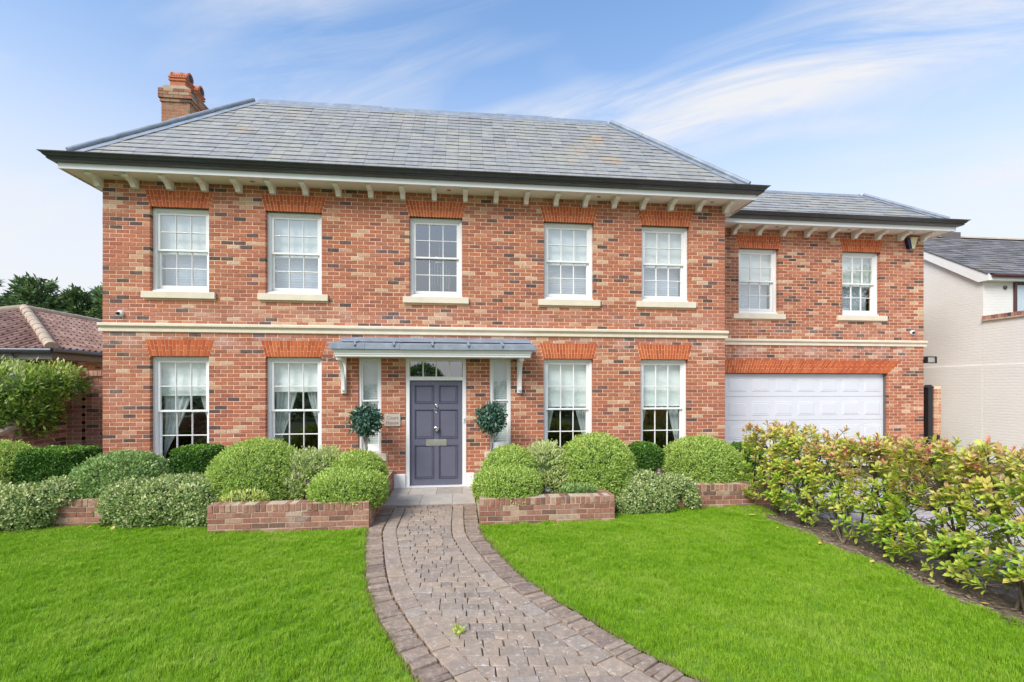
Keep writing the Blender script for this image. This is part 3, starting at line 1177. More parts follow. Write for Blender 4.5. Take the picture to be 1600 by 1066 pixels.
ZE = ZS + .155          # eave edge of the slates
RUN, ZR = 2.38, 8.46
EX0, EX1, EY0 = XL - OV - .03, XR + OV + .03, -OV - .03
pitch = (ZR - ZE) / RUN
rl, rr_ = EX0 + RUN, EX1 - RUN
yr = EY0 + RUN
YB = DEP + OV
rb = MB()
k = .012
rb.add([(EX0, EY0, ZE - k), (EX1, EY0, ZE - k), (rr_, yr, ZR - k), (rl, yr, ZR - k)], [(0, 1, 2, 3)])
rb.add([(EX0, YB, ZE - k), (EX0, EY0, ZE - k), (rl, yr, ZR - k), (rl, YB - RUN, ZR - k)], [(0, 1, 2, 3)])
rb.add([(EX1, EY0, ZE - k), (EX1, YB, ZE - k), (rr_, YB - RUN, ZR - k), (rr_, yr, ZR - k)], [(0, 1, 2, 3)])
rb.add([(EX1, YB, ZE - k), (EX0, YB, ZE - k), (rl, YB - RUN, ZR - k), (rr_, YB - RUN, ZR - k)], [(0, 1, 2, 3)])
rb.add([(rl, yr, ZR - k), (rr_, yr, ZR - k), (rr_, YB - RUN, ZR - k), (rl, YB - RUN, ZR - k)], [(0, 1, 2, 3)])
roof = rb.build('roof', 'underlay', house)
sl_len = math.hypot(RUN, ZR - ZE)
cosp = RUN / sl_len
up_f = (0, RUN, ZR - ZE)
rows = int(sl_len / .185)
slates(roof, (0, EY0, ZE), (1, 0, 0), up_f, rows, lambda s: EX0 + s * cosp, lambda s: EX1 - s * cosp, .185, 300,
       lambda t: t[2] * .75 + depth_of((t[0] + t[1]) / 2, 0), seed=4)
slates(roof, (EX1, 0, ZE), (0, 1, 0), (-RUN, 0, ZR - ZE), rows, lambda s: EY0 + s * cosp, lambda s: YB - s * cosp, .185, 0, seed=5)
slates(roof, (EX0, 0, ZE), (0, 1, 0), (RUN, 0, ZR - ZE), rows, lambda s: EY0 + s * cosp, lambda s: YB - s * cosp, .185, 0, seed=6)


def lead_hip(parent, a, b_, n1, n2, wl=.17, r=.045, segs=4, name='hip_flashing', start=.12):
    """lead wings on both planes with a roll along the hip, in overlapping lengths"""
    a, b_ = Vector(a), Vector(b_)
    d = (b_ - a).normalized()
    n1, n2 = Vector(n1).normalized(), Vector(n2).normalized()
    w1 = d.cross(n1).normalized()
    w2 = d.cross(n2).normalized()
    mid = (n1 + n2).normalized()
    if w1.dot(n2) > 0:
        w1 = -w1
    if w2.dot(n1) > 0:
        w2 = -w2
    mb = MB()
    for s in range(segs):
        p = a + (b_ - a) * (s / segs)
        q = a + (b_ - a) * ((s + 1.03) / segs if s < segs - 1 else 1)
        lift0, lift1 = .034, .028
        for wv, nv in ((w1, n1), (w2, n2)):
            vs = [p + mid * lift0, q + mid * lift1, q + wv * wl + nv * lift1, p + wv * wl + nv * lift0]
            vs += [x - nv * .006 for x in vs]
            mb.add(vs, [(0, 1, 2, 3), (7, 6, 5, 4), (3, 2, 6, 7), (0, 3, 7, 4), (1, 5, 6, 2)])
        p2 = p + d * (start if s == 0 else 0)
        off = mid * (.02 + r * .7)
        mb.tube([p2 + off, q + off], [r + .004, r], 10)
    return mb.build(name, 'lead', parent)


nf = Vector((0, -(ZR - ZE), RUN)).normalized()
nl = Vector((-(ZR - ZE), 0, RUN)).normalized()
nr = Vector((ZR - ZE, 0, RUN)).normalized()
lead_hip(roof, (EX0 + .05, EY0 + .05, ZE + .05 * pitch), (rl - .05, yr - .05, ZR - .05 * pitch), nf, nl, start=.16)
lead_hip(roof, (EX1 - .05, EY0 + .05, ZE + .05 * pitch), (rr_ + .05, yr - .05, ZR - .05 * pitch), nf, nr, start=.16)
mb = MB()
nseg = 6
for i in range(nseg):
    a, b_ = rl + .02 + (rr_ - rl - .04) * i / nseg, rl + .02 + (rr_ - rl - .04) * (i + 1) / nseg
    sg = .012 * math.sin(i * 2.1)
    mb.prism([(yr - .16, ZR - .16 * pitch + .03), (yr - .03, ZR + .03 + sg * .3), (yr, ZR + .055 + sg), (yr + .05, ZR + .055 + sg), (yr + .12, ZR + .02), (yr + .1, ZR - .01), (yr - .15, ZR - .16 * pitch + .012)], 0, a, b_ + .012)
mb.build('ridge_flashing', 'lead', roof)

# wing roof
WE0, WE1, WY0 = XR - .02, WR + OV + .03, YW - OV - .03
WRUN, WZR = 1.36, 7.09
wb = MB()
wrx = WE1 - WRUN
wyr = WY0 + WRUN
WYB = WDEP + YW
wb.add([(WE0, WY0, ZE - k), (WE1, WY0, ZE - k), (wrx, wyr, WZR - k), (WE0, wyr, WZR - k)], [(0, 1, 2, 3)])
wb.add([(WE1, WY0, ZE - k), (WE1, WYB, ZE - k), (wrx, WYB - WRUN, WZR - k), (wrx, wyr, WZR - k)], [(0, 1, 2, 3)])
wb.add([(WE0, wyr, WZR - k), (wrx, wyr, WZR - k), (wrx, WYB - WRUN, WZR - k), (WE0, WYB - WRUN, WZR - k)], [(0, 1, 2, 3)])
wroof = wb.build('wing_roof', 'underlay', house)
wl_ = math.hypot(WRUN, WZR - ZE)
wc = WRUN / wl_
slates(wroof, (0, WY0, ZE), (1, 0, 0), (0, WRUN, WZR - ZE), int(wl_ / .178), lambda s: WE0, lambda s: WE1 - s * wc, .178, 0, seed=8)
slates(wroof, (WE1, 0, ZE), (0, 1, 0), (-WRUN, 0, WZR - ZE), int(wl_ / .178), lambda s: WY0 + s * wc, lambda s: WYB - s * wc, .178, 0, seed=9)
lead_hip(wroof, (WE1 - .05, WY0 + .05, ZE + .05), (wrx + .03, wyr - .03, WZR - .03), (0, -(WZR - ZE), WRUN), (WZR - ZE, 0, WRUN), .15, .04, 3, start=.14)
mb = MB()
mb.prism([(wyr - .14, WZR - .14 * .85 + .028), (wyr - .02, WZR + .02), (wyr + .06, WZR + .03), (wyr + .06, WZR - .02)], 0, WE0, wrx)
mb.build('ridge_flashing', 'lead', wroof)
# gutter of the main roof coming back over the wing
# ------------------------------------------------------------------ chimney (on the left flank)
cx0, cx1, cy0, cy1 = -6.86, -6.14, 2.30, 3.35
ch = MB().box(cx0 + .055, cx1 - .055, cy0 + .055, cy1 - .055, 4.0, 8.84).build('chimney', 'mortar', house)
mb = MB()
for r in range(44):
    z = 5.56 + r * ROW
    if z > 8.84:
        break
    e = 0 if z > 8.56 else .05
    e = .025 if 8.49 < z <= 8.56 else e
    for face in range(4):
        if face % 2 == 0:
            a, b_ = cx0 + e, cx1 - e
        else:
            a, b_ = cy0 + e, cy1 - e
        x = a - (BR / 2 if (r + face) % 2 else 0)
        while x < b_ - .01:
            p, q = max(a, x) + .004, min(b_, x + BR) - .004
            if q - p > .02:
                t = tone_pick()
                if face == 0:
                    mb.box(p, q, cy0 + e, cy0 + .08, z, z + .065, t)
                elif face == 1:
                    mb.box(cx1 - .08, cx1 - e, p, q, z, z + .065, t)
                elif face == 2:
                    mb.box(p, q, cy1 - .08, cy1 - e, z, z + .065, t)
                else:
                    mb.box(cx0 + e, cx0 + .08, p, q, z, z + .065, t)
            x += BR
o = mb.build('brickwork', 'chim_brick', ch)
o['kind'] = 'stuff'
MB().prism([(cx0 + .02, 8.86), (cx1 - .02, 8.86), (cx1 - .14, 8.93), (cx0 + .14, 8.93)], 1, cy0 + .02, cy1 - .02).build('flaunching', 'ridge_tile', ch)
for (py, zz) in ((2.57, 9.35), (3.05, 9.35)):
    mb = MB()
    c = -6.49
    z0 = 8.90

    def sq(w_, a, b_, w2=None):
        w2 = w2 or w_
        vs = [(c + sx * q, py + sy * q, z_) for (z_, q) in ((a, w_), (b_, w2)) for (sx, sy) in ((-1, -1), (1, -1), (1, 1), (-1, 1))]
        mb.add(vs, [(0, 3, 2, 1), (4, 5, 6, 7), (0, 1, 5, 4), (1, 2, 6, 5), (2, 3, 7, 6), (3, 0, 4, 7)])
    sq(.165, z0, z0 + .17)
    sq(.165, z0 + .17, z0 + .19, .19)
    sq(.19, z0 + .19, z0 + .215)
    sq(.172, z0 + .215, z0 + .235)
    sq(.172, z0 + .235, z0 + .255, .195)
    sq(.195, z0 + .255, z0 + .28)
    # drum lying across the top, open at its ends, with ribs
    prof = [(.10, -.20), (.125, -.20), (.125, -.17), (.112, -.165), (.112, -.06), (.12, -.055), (.12, .055), (.112, .06), (.112, .165), (.125, .17), (.125, .20), (.10, .20)]
    mb.lathe(prof, (c, py, z0 + .345), 18, axis=0)
    for q in range(-3, 4):
        mb.box(c + q * .055 - .012, c + q * .055 + .012, py - .135, py + .135, z0 + .30, z0 + .355)
    o = mb.build('chimney_pot', 'terracotta', ch)
    mb = MB().lathe([(.0, -.204), (.085, -.204), (.085, .204), (.0, .204)], (c, py, z0 + .345), 16, axis=0)
    mb.build('flue_opening', 'dark', o)

# ------------------------------------------------------------------ windows
def frame_ring(mb, x0, x1, z0, z1, y0, y1, l, r, t, b_):
    mb.bbox(x0, x0 + l, y0, y1, z0, z1, .004)
    mb.bbox(x1 - r, x1, y0, y1, z0, z1, .004)
    mb.bbox(x0 + l, x1 - r, y0, y1, z1 - t, z1, .004)
    mb.bbox(x0 + l, x1 - r, y0, y1, z0, z0 + b_, .004)


def sash_set(H_, glass='glass'):
    """meshes of one 6-over-6 sash window, origin at the middle of the sill line, front of wall y=0"""
    fr = MB()
    frame_ring(fr, -HW + .002, HW - .002, .03, H_ - .002, .085, .24, .045, .045, .05, .03)
    frame_ring(fr, -HW + .047, HW - .047, .06, H_ - .052, .10, .24, .018, .018, .018, .0)
    fr.prism([(.045, .002), (.24, .002), (.24, .04), (.045, .034)], 0, -HW + .002, HW - .002)
    out = {'frame': fr.mesh('window', 'white')}
    zm = .03 + (H_ - .03) * .5
    panes = []
    for nm, (a, b_, y0) in (('upper', (zm - .02, H_ - .068, .115)), ('lower', (.06, zm + .02, .155))):
        s = MB()
        st = .045
        x0, x1 = -HW + .065, HW - .065
        frame_ring(s, x0, x1, a, b_, y0, y0 + .042, st, st, .045 if nm == 'upper' else .035, .035 if nm == 'upper' else .08)
        gx0, gx1 = x0 + st, x1 - st
        gz0, gz1 = a + (.035 if nm == 'upper' else .08), b_ - (.045 if nm == 'upper' else .035)
        bw = .010
        for i in (1, 2):
            x = gx0 + (gx1 - gx0) * i / 3
            s.prism([(x - bw, y0 + .012), (x - bw * .4, y0 + .002), (x + bw * .4, y0 + .002), (x + bw, y0 + .012), (x + bw, y0 + .04), (x - bw, y0 + .04)], 2, gz0, gz1)
        z = (gz0 + gz1) / 2
        for i in range(3):
            xa = gx0 + (gx1 - gx0) * i / 3 + (bw if i else 0)
            xb = gx0 + (gx1 - gx0) * (i + 1) / 3 - (bw if i < 2 else 0)
            s.prism([(y0 + .012, z - bw), (y0 + .002, z - bw * .4), (y0 + .002, z + bw * .4), (y0 + .012, z + bw), (y0 + .04, z + bw), (y0 + .04, z - bw)], 0, xa, xb)
            for (za, zb) in ((gz0, z - bw), (z + bw, gz1)):
                panes.append(((xa + xb) / 2, y0 + .024, (za + zb) / 2, xb - xa, zb - za))
        out[nm] = s.mesh('sash', 'white')
    pm = {}
    for p in panes:
        key = (round(p[3], 3), round(p[4], 3))
        if key not in pm:
            hx, hz = p[3] / 2 + .004, p[4] / 2 + .004
            pm[key] = MB().box(-hx, hx, -.002, .002, -hz, hz).mesh('pane', glass)
    out['panes'] = [(p[:3], pm[(round(p[3], 3), round(p[4], 3))]) for p in panes]
    latch = MB().box(-.022, .022, .125, .15, zm + .012, zm + .021)
    latch.lathe([(.008, 0), (.008, .010), (.0, .013)], (0, .137, zm + .02), 8)
    out['latch'] = latch.mesh('latch', 'white')
    return out


up_set, lo_set = sash_set(UZ1 - UZ0, 'glass_up'), sash_set(LZ1 - LZ0)


def place_window(ws, x, y, z, sill):
    o = inst('window', ws['frame'], house, (x, y, z))
    inst('sash', ws['upper'], o)
    inst('sash', ws['lower'], o)
    for (p, me) in ws['panes']:
        q = inst('pane', me, o, p)
        q.rotation_euler = (R(random.uniform(-.25, .25)), 0, R(random.uniform(-.35, .35)))
    inst('latch', ws['latch'], o)
    if sill:
        inst('sill', sill, o)
    return o


sill_u = MB()
sill_u.prism([(.09, -.124), (-.055, -.124), (-.055, -.012), (-.05, -.006), (.03, 0.0), (.09, .0)], 0, -.633, .633)
sill_u = sill_u.mesh('sill', 'stone')
sill_w = MB().prism([(.09, -.13), (-.05, -.13), (-.05, -.012), (.03, 0.0), (.09, .0)], 0, -.66, .66).mesh('sill', 'stone')
sill_l = MB().prism([(.09, -.13), (-.05, -.13), (-.05, -.012), (.03, 0.0), (.09, .0)], 0, -.60, .60).mesh('sill', 'stone')
for c in UPW:
    place_window(up_set, c, 0, UZ0, sill_u)
for c in WUP:
    place_window(up_set, c, YW, UZ0, sill_w)
for c in LOWX:
    place_window(lo_set, c, 0, LZ0, sill_l)

# side lights by the door
for (a, b_, z0, z1) in SIDE:
    c = (a + b_) / 2
    hw = (b_ - a) / 2
    fr = MB()
    frame_ring(fr, -hw + .002, hw - .002, .002, z1 - z0 - .002, .03, .2, .05, .05, .045, .05)
    fr.prism([(.005, .002), (.2, .002), (.2, .05), (.005, .04)], 0, -hw + .003, hw - .003)
    o = fr.build('side_window', 'white', house, (c, 0, z0))
    H_ = z1 - z0
    zm = H_ * .545
    for (za, zb, y0) in ((zm - .012, H_ - .047, .05), (.052, zm + .012, .09)):
        s = MB()
        frame_ring(s, -hw + .052, hw - .052, za, zb, y0, y0 + .038, .028, .028, .03, .03 if y0 < .06 else .11)
        so = s.build('sash', 'white', o)
        MB().box(-hw + .078, hw - .078, y0 + .016, y0 + .02, za + (.028 if y0 < .06 else .108), zb - .028).build('pane', 'glass', o)
    MB().prism([(.09, -.15), (-.05, -.15), (-.05, -.012), (.03, -.001), (.09, -.001)], 0, -hw - (.0 if c < 0 else .1), hw + (.1 if c < 0 else .0)).build('sill', 'stone', o)

# ------------------------------------------------------------------ front door
dx0, dx1, dz0, dz1 = -.970, .063, .068, 2.125
fr = MB()
fr.bbox(DOOR[0] + .002, dx0 + .005, .02, .20, .05, 2.60, .005)
fr.bbox(dx1 - .005, DOOR[1] - .002, .02, .20, .05, 2.60, .005)
fr.bbox(dx0 + .005, dx1 - .005, .025, .20, dz1, dz1 + .075, .005)
fr.bbox(dx0 + .005, dx1 - .005, .025, .20, 2.50, 2.60, .005)
gw = (dx1 - dx0 - .01)
for i in (1, 2, 3):
    x = dx0 + .005 + gw * i / 4
    fr.bbox(x - .011, x + .011, .05, .12, dz1 + .075, 2.50, .003)
fr = fr.build('door_frame', 'white', house)
for i in range(4):
    x = dx0 + .005 + gw * i / 4
    MB().box(x + .008, x + gw / 4 - .008, .085, .089, dz1 + .07, 2.505).build('fanlight_pane', 'glass_up', fr)
MB().prism([(-.03, .046), (.2, .046), (.2, .066), (-.03, .058)], 0, DOOR[0] + .0, DOOR[1] - .0).build('threshold', 'white', fr)
# skirting blocks either side come from the plinth
leaf = MB()
dw = dx1 - dx0
pans = []
zr = [(.20, .845), (.99, 1.545), (1.68, 2.02)]
for (xa, xb) in ((.105, .46), (.575, .925)):
    for (za, zb) in zr:
        pans.append((dx0 + xa, dx0 + xb, za, zb))
sheet_with_holes(leaf, dx0 + .006, dx1 - .006, dz0, dz1 - .004, pans, .075, .087)
leaf.box(dx0 + .006, dx1 - .006, .090, .118, dz0, dz1 - .004)
door = leaf.build('front_door', 'door', house)
MAT['door_line'] = plain('door_moulding', (.075, .073, .12), .4, .05)
for (a, b_, z0, z1) in pans:
    p = MB()
    p.add([(a, .0875, z0), (b_, .0875, z0), (b_, .0875, z1), (a, .0875, z1), (a + .022, .0885, z0 + .022), (b_ - .022, .0885, z0 + .022), (b_ - .022, .0885, z1 - .022), (a + .022, .0885, z1 - .022),
           (a + .034, .080, z0 + .034), (b_ - .034, .080, z0 + .034), (b_ - .034, .080, z1 - .034), (a + .034, .080, z1 - .034)],
          [(0, 1, 5, 4), (1, 2, 6, 5), (2, 3, 7, 6), (3, 0, 4, 7), (4, 5, 9, 8), (5, 6, 10, 9), (6, 7, 11, 10), (7, 4, 8, 11), (8, 9, 10, 11)])
    po = p.build('panel', 'door', door)
    q = MB()
    e = .012
    q.bbox(a - e, a + .010, .066, .088, z0 - e, z1 + e, .004)
    q.bbox(b_ - .010, b_ + e, .066, .088, z0 - e, z1 + e, .004)
    q.bbox(a + .010, b_ - .010, .066, .088, z0 - e, z0 + .010, .004)
    q.bbox(a + .010, b_ - .010, .066, .088, z1 - .010, z1 + e, .004)
    q.build('moulding', 'door_line', po)
xm = dx0 + .5175
MB().lathe([(.0, -.075), (.03, -.073), (.05, -.06), (.055, -.04), (.045, -.02), (.025, -.008), (.03, .0), (.045, .004), (.045, .010)], (xm, .072, 1.178), 20, axis=1).build('door_knob', 'chrome', door)
kn = MB().lathe([(.0, -.02), (.022, -.018), (.03, -.006), (.03, .004)], (xm, .073, 1.635), 14, axis=1)
kn.tube([(xm + .022 * math.sin(t * .5236), .048, 1.588 + .045 * math.cos(t * .5236)) for t in range(13)], .008, 8, cap=False)
kn.lathe([(.0, -.02), (.016, -.016), (.018, .003)], (xm, .075, 1.545), 12, axis=1)
kn.build('door_knocker', 'chrome', door)
MB().lathe([(.0, -.012), (.016, -.010), (.022, .0), (.022, .004)], (xm, .073, 1.49), 14, axis=1).build('lock_cylinder', 'chrome', door)
lp = MB().bbox(xm - .20, xm + .20, .062, .078, .838, .968, .006).build('letter_plate', 'nickel', door)
MB().bbox(xm - .155, xm + .155, .055, .064, .868, .938, .005).build('letter_flap', 'nickel', lp)

# ------------------------------------------------------------------ door canopy
can = MB()
CX0, CX1 = -2.30, 1.36
yfc = -.56
can.prism([(.0, 2.90), (-.22, 2.83), (-.22, 2.70), (.0, 2.60)], 0, CX0 + .10, CX1 - .02)
can = can.build('door_canopy', 'lead', house)
low = MB()
nb = 6
xe0, xe1 = CX0 - .02, CX1 + .06
for i in range(nb):
    a = xe0 + (xe1 - xe0) * i / nb
    b_ = xe0 + (xe1 - xe0) * (i + 1) / nb - .004
    dz = random.uniform(-.004, .004)
    low.prism([(-.20, 2.838 + dz), (yfc - .02, 2.785 + dz), (yfc - .045, 2.772 + dz), (yfc - .047, 2.680 + dz), (yfc - .03, 2.680), (-.20, 2.70)], 0, a, b_)
low.build('lead_sheets', 'lead', can)
rl_ = MB()
for x in (-1.87, -1.18, -.49, .17, .80):
    rl_.tube([(x, -.16, 2.862), (x, -.30, 2.838), (x, yfc - .02, 2.795), (x, yfc - .048, 2.768), (x, yfc - .054, 2.735)], [.02, .024, .026, .028, .018], 8)
rl_.build('lead_rolls', 'lead', can)
up_ = MB()
for i in range(5):
    a = CX0 + .08 + (CX1 - CX0 - .06) * i / 5
    b_ = a + (CX1 - CX0 - .06) / 5 + (.012 if i < 4 else 0)
    e = .0015 * (i % 2)
    up_.prism([(-.001, 2.952 - e), (-.014, 2.952 - e), (-.016, 2.925 - e), (-.24 - e, 2.882), (-.262 - e, 2.874), (-.264 - e, 2.846), (-.24, 2.85), (-.001, 2.89)], 0, a, b_)
up_.build('upper_lead', 'lead', can)
fa = MB()
CP = [(-.0, .0), (.0, .035), (.012, .040), (.012, .062), (.03, .085), (.034, .110), (.034, .125)]


def can_sweep(mb, d0, z0, d1, z1):
    vs = []
    for (d, z) in ((d0, z0), (d1, z1)):
        vs += [(CX0 + .06 - d, .0, z), (CX0 + .06 - d, yfc + .04 - d, z), (CX1 - .03 + d, yfc + .04 - d, z), (CX1 - .03 + d, .0, z)]
    mb.add(vs, [(0, 1, 5, 4), (1, 2, 6, 5), (2, 3, 7, 6)])


for (p, q) in zip(CP[:-1], CP[1:]):
    can_sweep(fa, p[0], 2.552 + p[1], q[0], 2.552 + q[1])
fa.add([(CX0 + .06, .0, 2.554), (CX1 - .03, .0, 2.554), (CX1 - .03, yfc + .04, 2.554), (CX0 + .06, yfc + .04, 2.554)], [(0, 1, 2, 3)])
fa.build('cornice', 'white', can)
for x in (-2.19, 1.18):
    b2 = MB()
    b2.box(x - .045, x + .045, -.075, -.003, 1.875, 2.573)
    b2.box(x - .045, x + .045, -.44, -.075, 2.495, 2.573)
    arc = []
    n = 10
    for i in range(n + 1):
        t = i / n * math.pi / 2
        arc.append((-.075 - .33 * (1 - math.cos(t)), 1.93 + .565 * math.sin(t)))
    inner_ = [(y_ + .055 * (1 - i / n) + .01, z_ + .07 * (i / n) ** 2 * 0 + .0) for i, (y_, z_) in enumerate(arc)]
    for i in range(n):
        (ya, za), (yb_, zb) = arc[i], arc[i + 1]
        b2.prism([(ya - .055, za), (ya, za), (yb_, zb), (yb_ - .055, zb)], 0, x - .032, x + .032)
    b2.build('canopy_bracket', 'white', can)

# ------------------------------------------------------------------ garage door
gd = MB().box(5.76, 10.528, .145, .17, .03, 2.40)
gd = gd.build('garage_door', 'garage', house, (0, YW, 0))
NS, NP = 4, 8
sh = 2.30 / NS
for s in range(NS):
    sec = MB().bbox(5.765, 10.525, .118, .145, .035 + s * sh + .003, .035 + (s + 1) * sh - .003, .004).build('section', 'garage', gd)
    pw = 4.76 / NP
    for i in range(NP):
        a = 5.765 + pw * i + .07
        b_ = a + pw - .14
        z0, z1 = .035 + s * sh + .12, .035 + (s + 1) * sh - .12
        p = MB()
        d = .045
        p.add([(a, .1175, z0), (b_, .1175, z0), (b_, .1175, z1), (a, .1175, z1),
               (a + .012, .109, z0 + .012), (b_ - .012, .109, z0 + .012), (b_ - .012, .109, z1 - .012), (a + .012, .109, z1 - .012),
               (a + d * .6, .114, z0 + d * .6), (b_ - d * .6, .114, z0 + d * .6), (b_ - d * .6, .114, z1 - d * .6), (a + d * .6, .114, z1 - d * .6),
               (a + d, .107, z0 + d), (b_ - d, .107, z0 + d), (b_ - d, .107, z1 - d), (a + d, .107, z1 - d)],
              [(i0, i1, i1 + 4, i0 + 4) for k4 in (0, 4, 8) for (i0, i1) in ((k4, k4 + 1), (k4 + 1, k4 + 2), (k4 + 2, k4 + 3))] +
              [(k4 + 3, k4, k4 + 4, k4 + 7) for k4 in (0, 4, 8)] + [(12, 13, 14, 15)])
        p.build('panel', 'garage', sec)
fr = MB()
fr.box(10.512, 10.529, .06, .112, .0, 2.312)
fr.box(5.76, 10.529, .06, .112, 2.312, 2.329)
fr.build('garage_frame', 'grey_wood', gd)

# ------------------------------------------------------------------ inside of the house
inn = MB()
inn.box(XL + .32, XR - .32, 3.2, 3.3, 0, 5.75)
inn.box(XL + .3, XR - .3, .32, 3.3, 2.92, 2.98)
inn.box(XL + .3, XR - .3, .32, 3.3, .05, .08)
inn.box(XL + .3, XR - .3, .32, 3.3, 5.72, 5.76)
for x in (-4.1, -1.75, .85, 3.2):
    inn.box(x - .05, x + .05, .33, 3.2, .08, 5.72)
inn.build('interior_walls', 'dark', house)
inn = MB()
inn.box(WL + .3, WR - .3, YW + 2.4, YW + 2.5, 2.5, 5.75)
inn.box(WL + .3, WR - .3, YW + .32, YW + 2.5, 2.9, 2.96)
inn.box(WL + .3, WR - .3, YW + .32, YW + 2.5, 5.72, 5.76)
inn.box(8.45, 8.55, YW + .33, YW + 2.4, 2.96, 5.72)
inn.build('interior_walls', 'dark', house)

# blinds
UDESC = ['in the upstairs window nearest the chimney', 'in the second upstairs window from the chimney', '', 'in the upstairs window next right of the chandelier window',
         'in the upstairs window nearest the wing', 'in the wing window nearest the main house', 'in the wing window beside the alarm box']


def upper_blinds(c, y, desc):
    zmid = UZ0 + .03 + (UZ1 - UZ0 - .03) * .5
    mb = MB()
    mb.prism([(y + .262, zmid - .03), (y + .268, zmid - .03), (y + .268, UZ1 + .02), (y + .262, UZ1 + .02)], 0, c - .46, c + .46)
    mb.box(c - .46, c + .46, y + .258, y + .272, zmid - .045, zmid - .02)
    tag(mb.build('roller_blind', 'blind'), 'white half-drawn roller blind ' + desc, 'blind', 'white roller blinds upstairs')
    mb = MB()
    vs, fs = [], []
    n = 30
    z0, z1 = UZ0 + .06, zmid + .02
    for i in range(n + 1):
        z = z0 + (z1 - z0) * i / n
        yy_ = y + .36 + (.0035 if i % 2 else -.0035)
        vs += [(c - .445, yy_, z), (c + .445, yy_, z), (c - .445, yy_ + .006, z), (c + .445, yy_ + .006, z)]
    for i in range(n):
        k_ = i * 4
        fs += [(k_, k_ + 1, k_ + 5, k_ + 4), (k_ + 3, k_ + 2, k_ + 6, k_ + 7)]
    mb.add(vs, fs)
    tag(mb.build('pleated_shade', 'pleat'), 'blue-grey pleated lower shade ' + desc, 'blind', 'pleated shades upstairs')


allup = [(c, 0) for c in UPW] + [(c, YW) for c in WUP]
for (c, y_), d in zip(allup, UDESC):
    if d:
        upper_blinds(c, y_, d)

LDESC = ['in the ground floor window nearest the garden wall', 'in the ground floor window left of the door canopy',
         'in the ground floor window right of the door canopy', 'in the ground floor window nearest the garage']
LB = [1.84, 1.91, 1.60, 1.60]


def roman_blind(c, zb, desc):
    vs, fs = [], []
    nx, nz = 14, 26
    rng = random.Random(int(c * 100))
    ph = rng.uniform(0, 6)
    for j in range(nz + 1):
        z = zb + (2.58 - zb) * j / nz
        for i in range(nx + 1):
            x = c - .455 + .91 * i / nx
            sag = .018 * math.sin(math.pi * i / nx) * (1 if j < 3 else .4)
            f = .02 * abs(math.sin((z - zb) * 8 + ph * .1)) + .007 * math.sin(x * 11 + z * 17 + ph) * math.sin(x * 5 - z * 9)
            vs.append((x, .272 - f, z - sag * 0))
    for j in range(nz):
        for i in range(nx):
            k_ = j * (nx + 1) + i
            fs.append((k_, k_ + 1, k_ + nx + 2, k_ + nx + 1))
    mb = MB().add(vs, fs, .5, True)
    mb.box(c - .455, c + .455, .252, .27, zb - .012, zb + .012)
    tag(mb.build('roman_blind', 'blind'), 'pale folded roman blind ' + desc, 'blind', 'roman blinds downstairs')


def curtain(c, side, zb, desc, wide, zend):
    """tied-back drape: the free edge sweeps to the jamb on the way down"""
    vs, fs = [], []
    nu, nv = 26, 36
    for j in range(nv + 1):
        t = j / nv
        z = 2.56 - (2.56 - .62) * t
        k_ = max(0, min(1, (2.05 - z) / (2.05 - zend)))
        wd = wide * (1 - k_ ** 1.25) + .035
        for i in range(nu + 1):
            q = i / nu
            x = c + side * (.455 - wd * q)
            yy_ = .325 + .020 * math.sin(q * 30 + z * .8) * (.6 + .4 * q) + .012 * math.sin(q * 11 + z * 2)
            vs.append((x, yy_, z))
    for j in range(nv):
        for i in range(nu):
            m_ = j * (nu + 1) + i
            fs.append((m_, m_ + 1, m_ + nu + 2, m_ + nu + 1))
    o = MB().add(vs, fs, .5, True).build('curtain', 'voile')
    tag(o, ('left-hand' if side < 0 else 'right-hand') + ' pale tied-back curtain ' + desc, 'curtain', 'tied-back curtains downstairs')


for (c, zb, d, wl2, wr2, zel, zer) in zip(LOWX, LB, LDESC, (.50, .40, .26, .24), (.27, .30, .30, .27), (.70, .72, .75, .85), (1.1, 1.0, .80, .62)):
    roman_blind(c, zb, d)
    curtain(c, -1, zb, d, wl2, zel)
    curtain(c, 1, zb, d, wr2, zer)
for (a, b_, z0, z1), d in zip(SIDE, ('left of the front door', 'right of the front door')):
    mb = MB()
    n = 46
    for i in range(n):
        z = z0 + .16 + (z1 - z0 - .2) * i / n
        mb.prism([(.205, z), (.225, z + .03), (.227, z + .032), (.207, z + .001)], 0, a + .06, b_ - .06)
    mb.box(a + .06, b_ - .06, .24, .25, z0 + .1, z1 - .02)
    tag(mb.build('slatted_blind', 'blind'), 'white slatted blind in the narrow window ' + d, 'blind', 'slatted blinds by the door')

# chandelier seen through the window over the door
chd = empty('chandelier', (-.42, .8, 4.0))
tag(chd, 'glass drop chandelier hanging behind the window over the door', 'chandelier')
mb = MB()
for i in range(22):
    t = i / 22 * 2 * math.pi
    rr0 = .22
    x, y_ = rr0 * math.cos(t), rr0 * math.sin(t)
    zt = .58 - .05 * (i % 3)
    mb.tube([(x, y_, zt), (x, y_, zt - .42 - .06 * (i % 2))], .004, 5)
mb.build('glass_drops', 'whiteplastic', chd)
MB().lathe([(.23, .0), (.23, .02), (.20, .02), (.20, .0)], (0, 0, .57), 20).build('ring', 'chrome', chd)
MB().tube([(0, 0, .58), (0, 0, 1.72)], .006, 6).build('rod', 'chrome', chd)

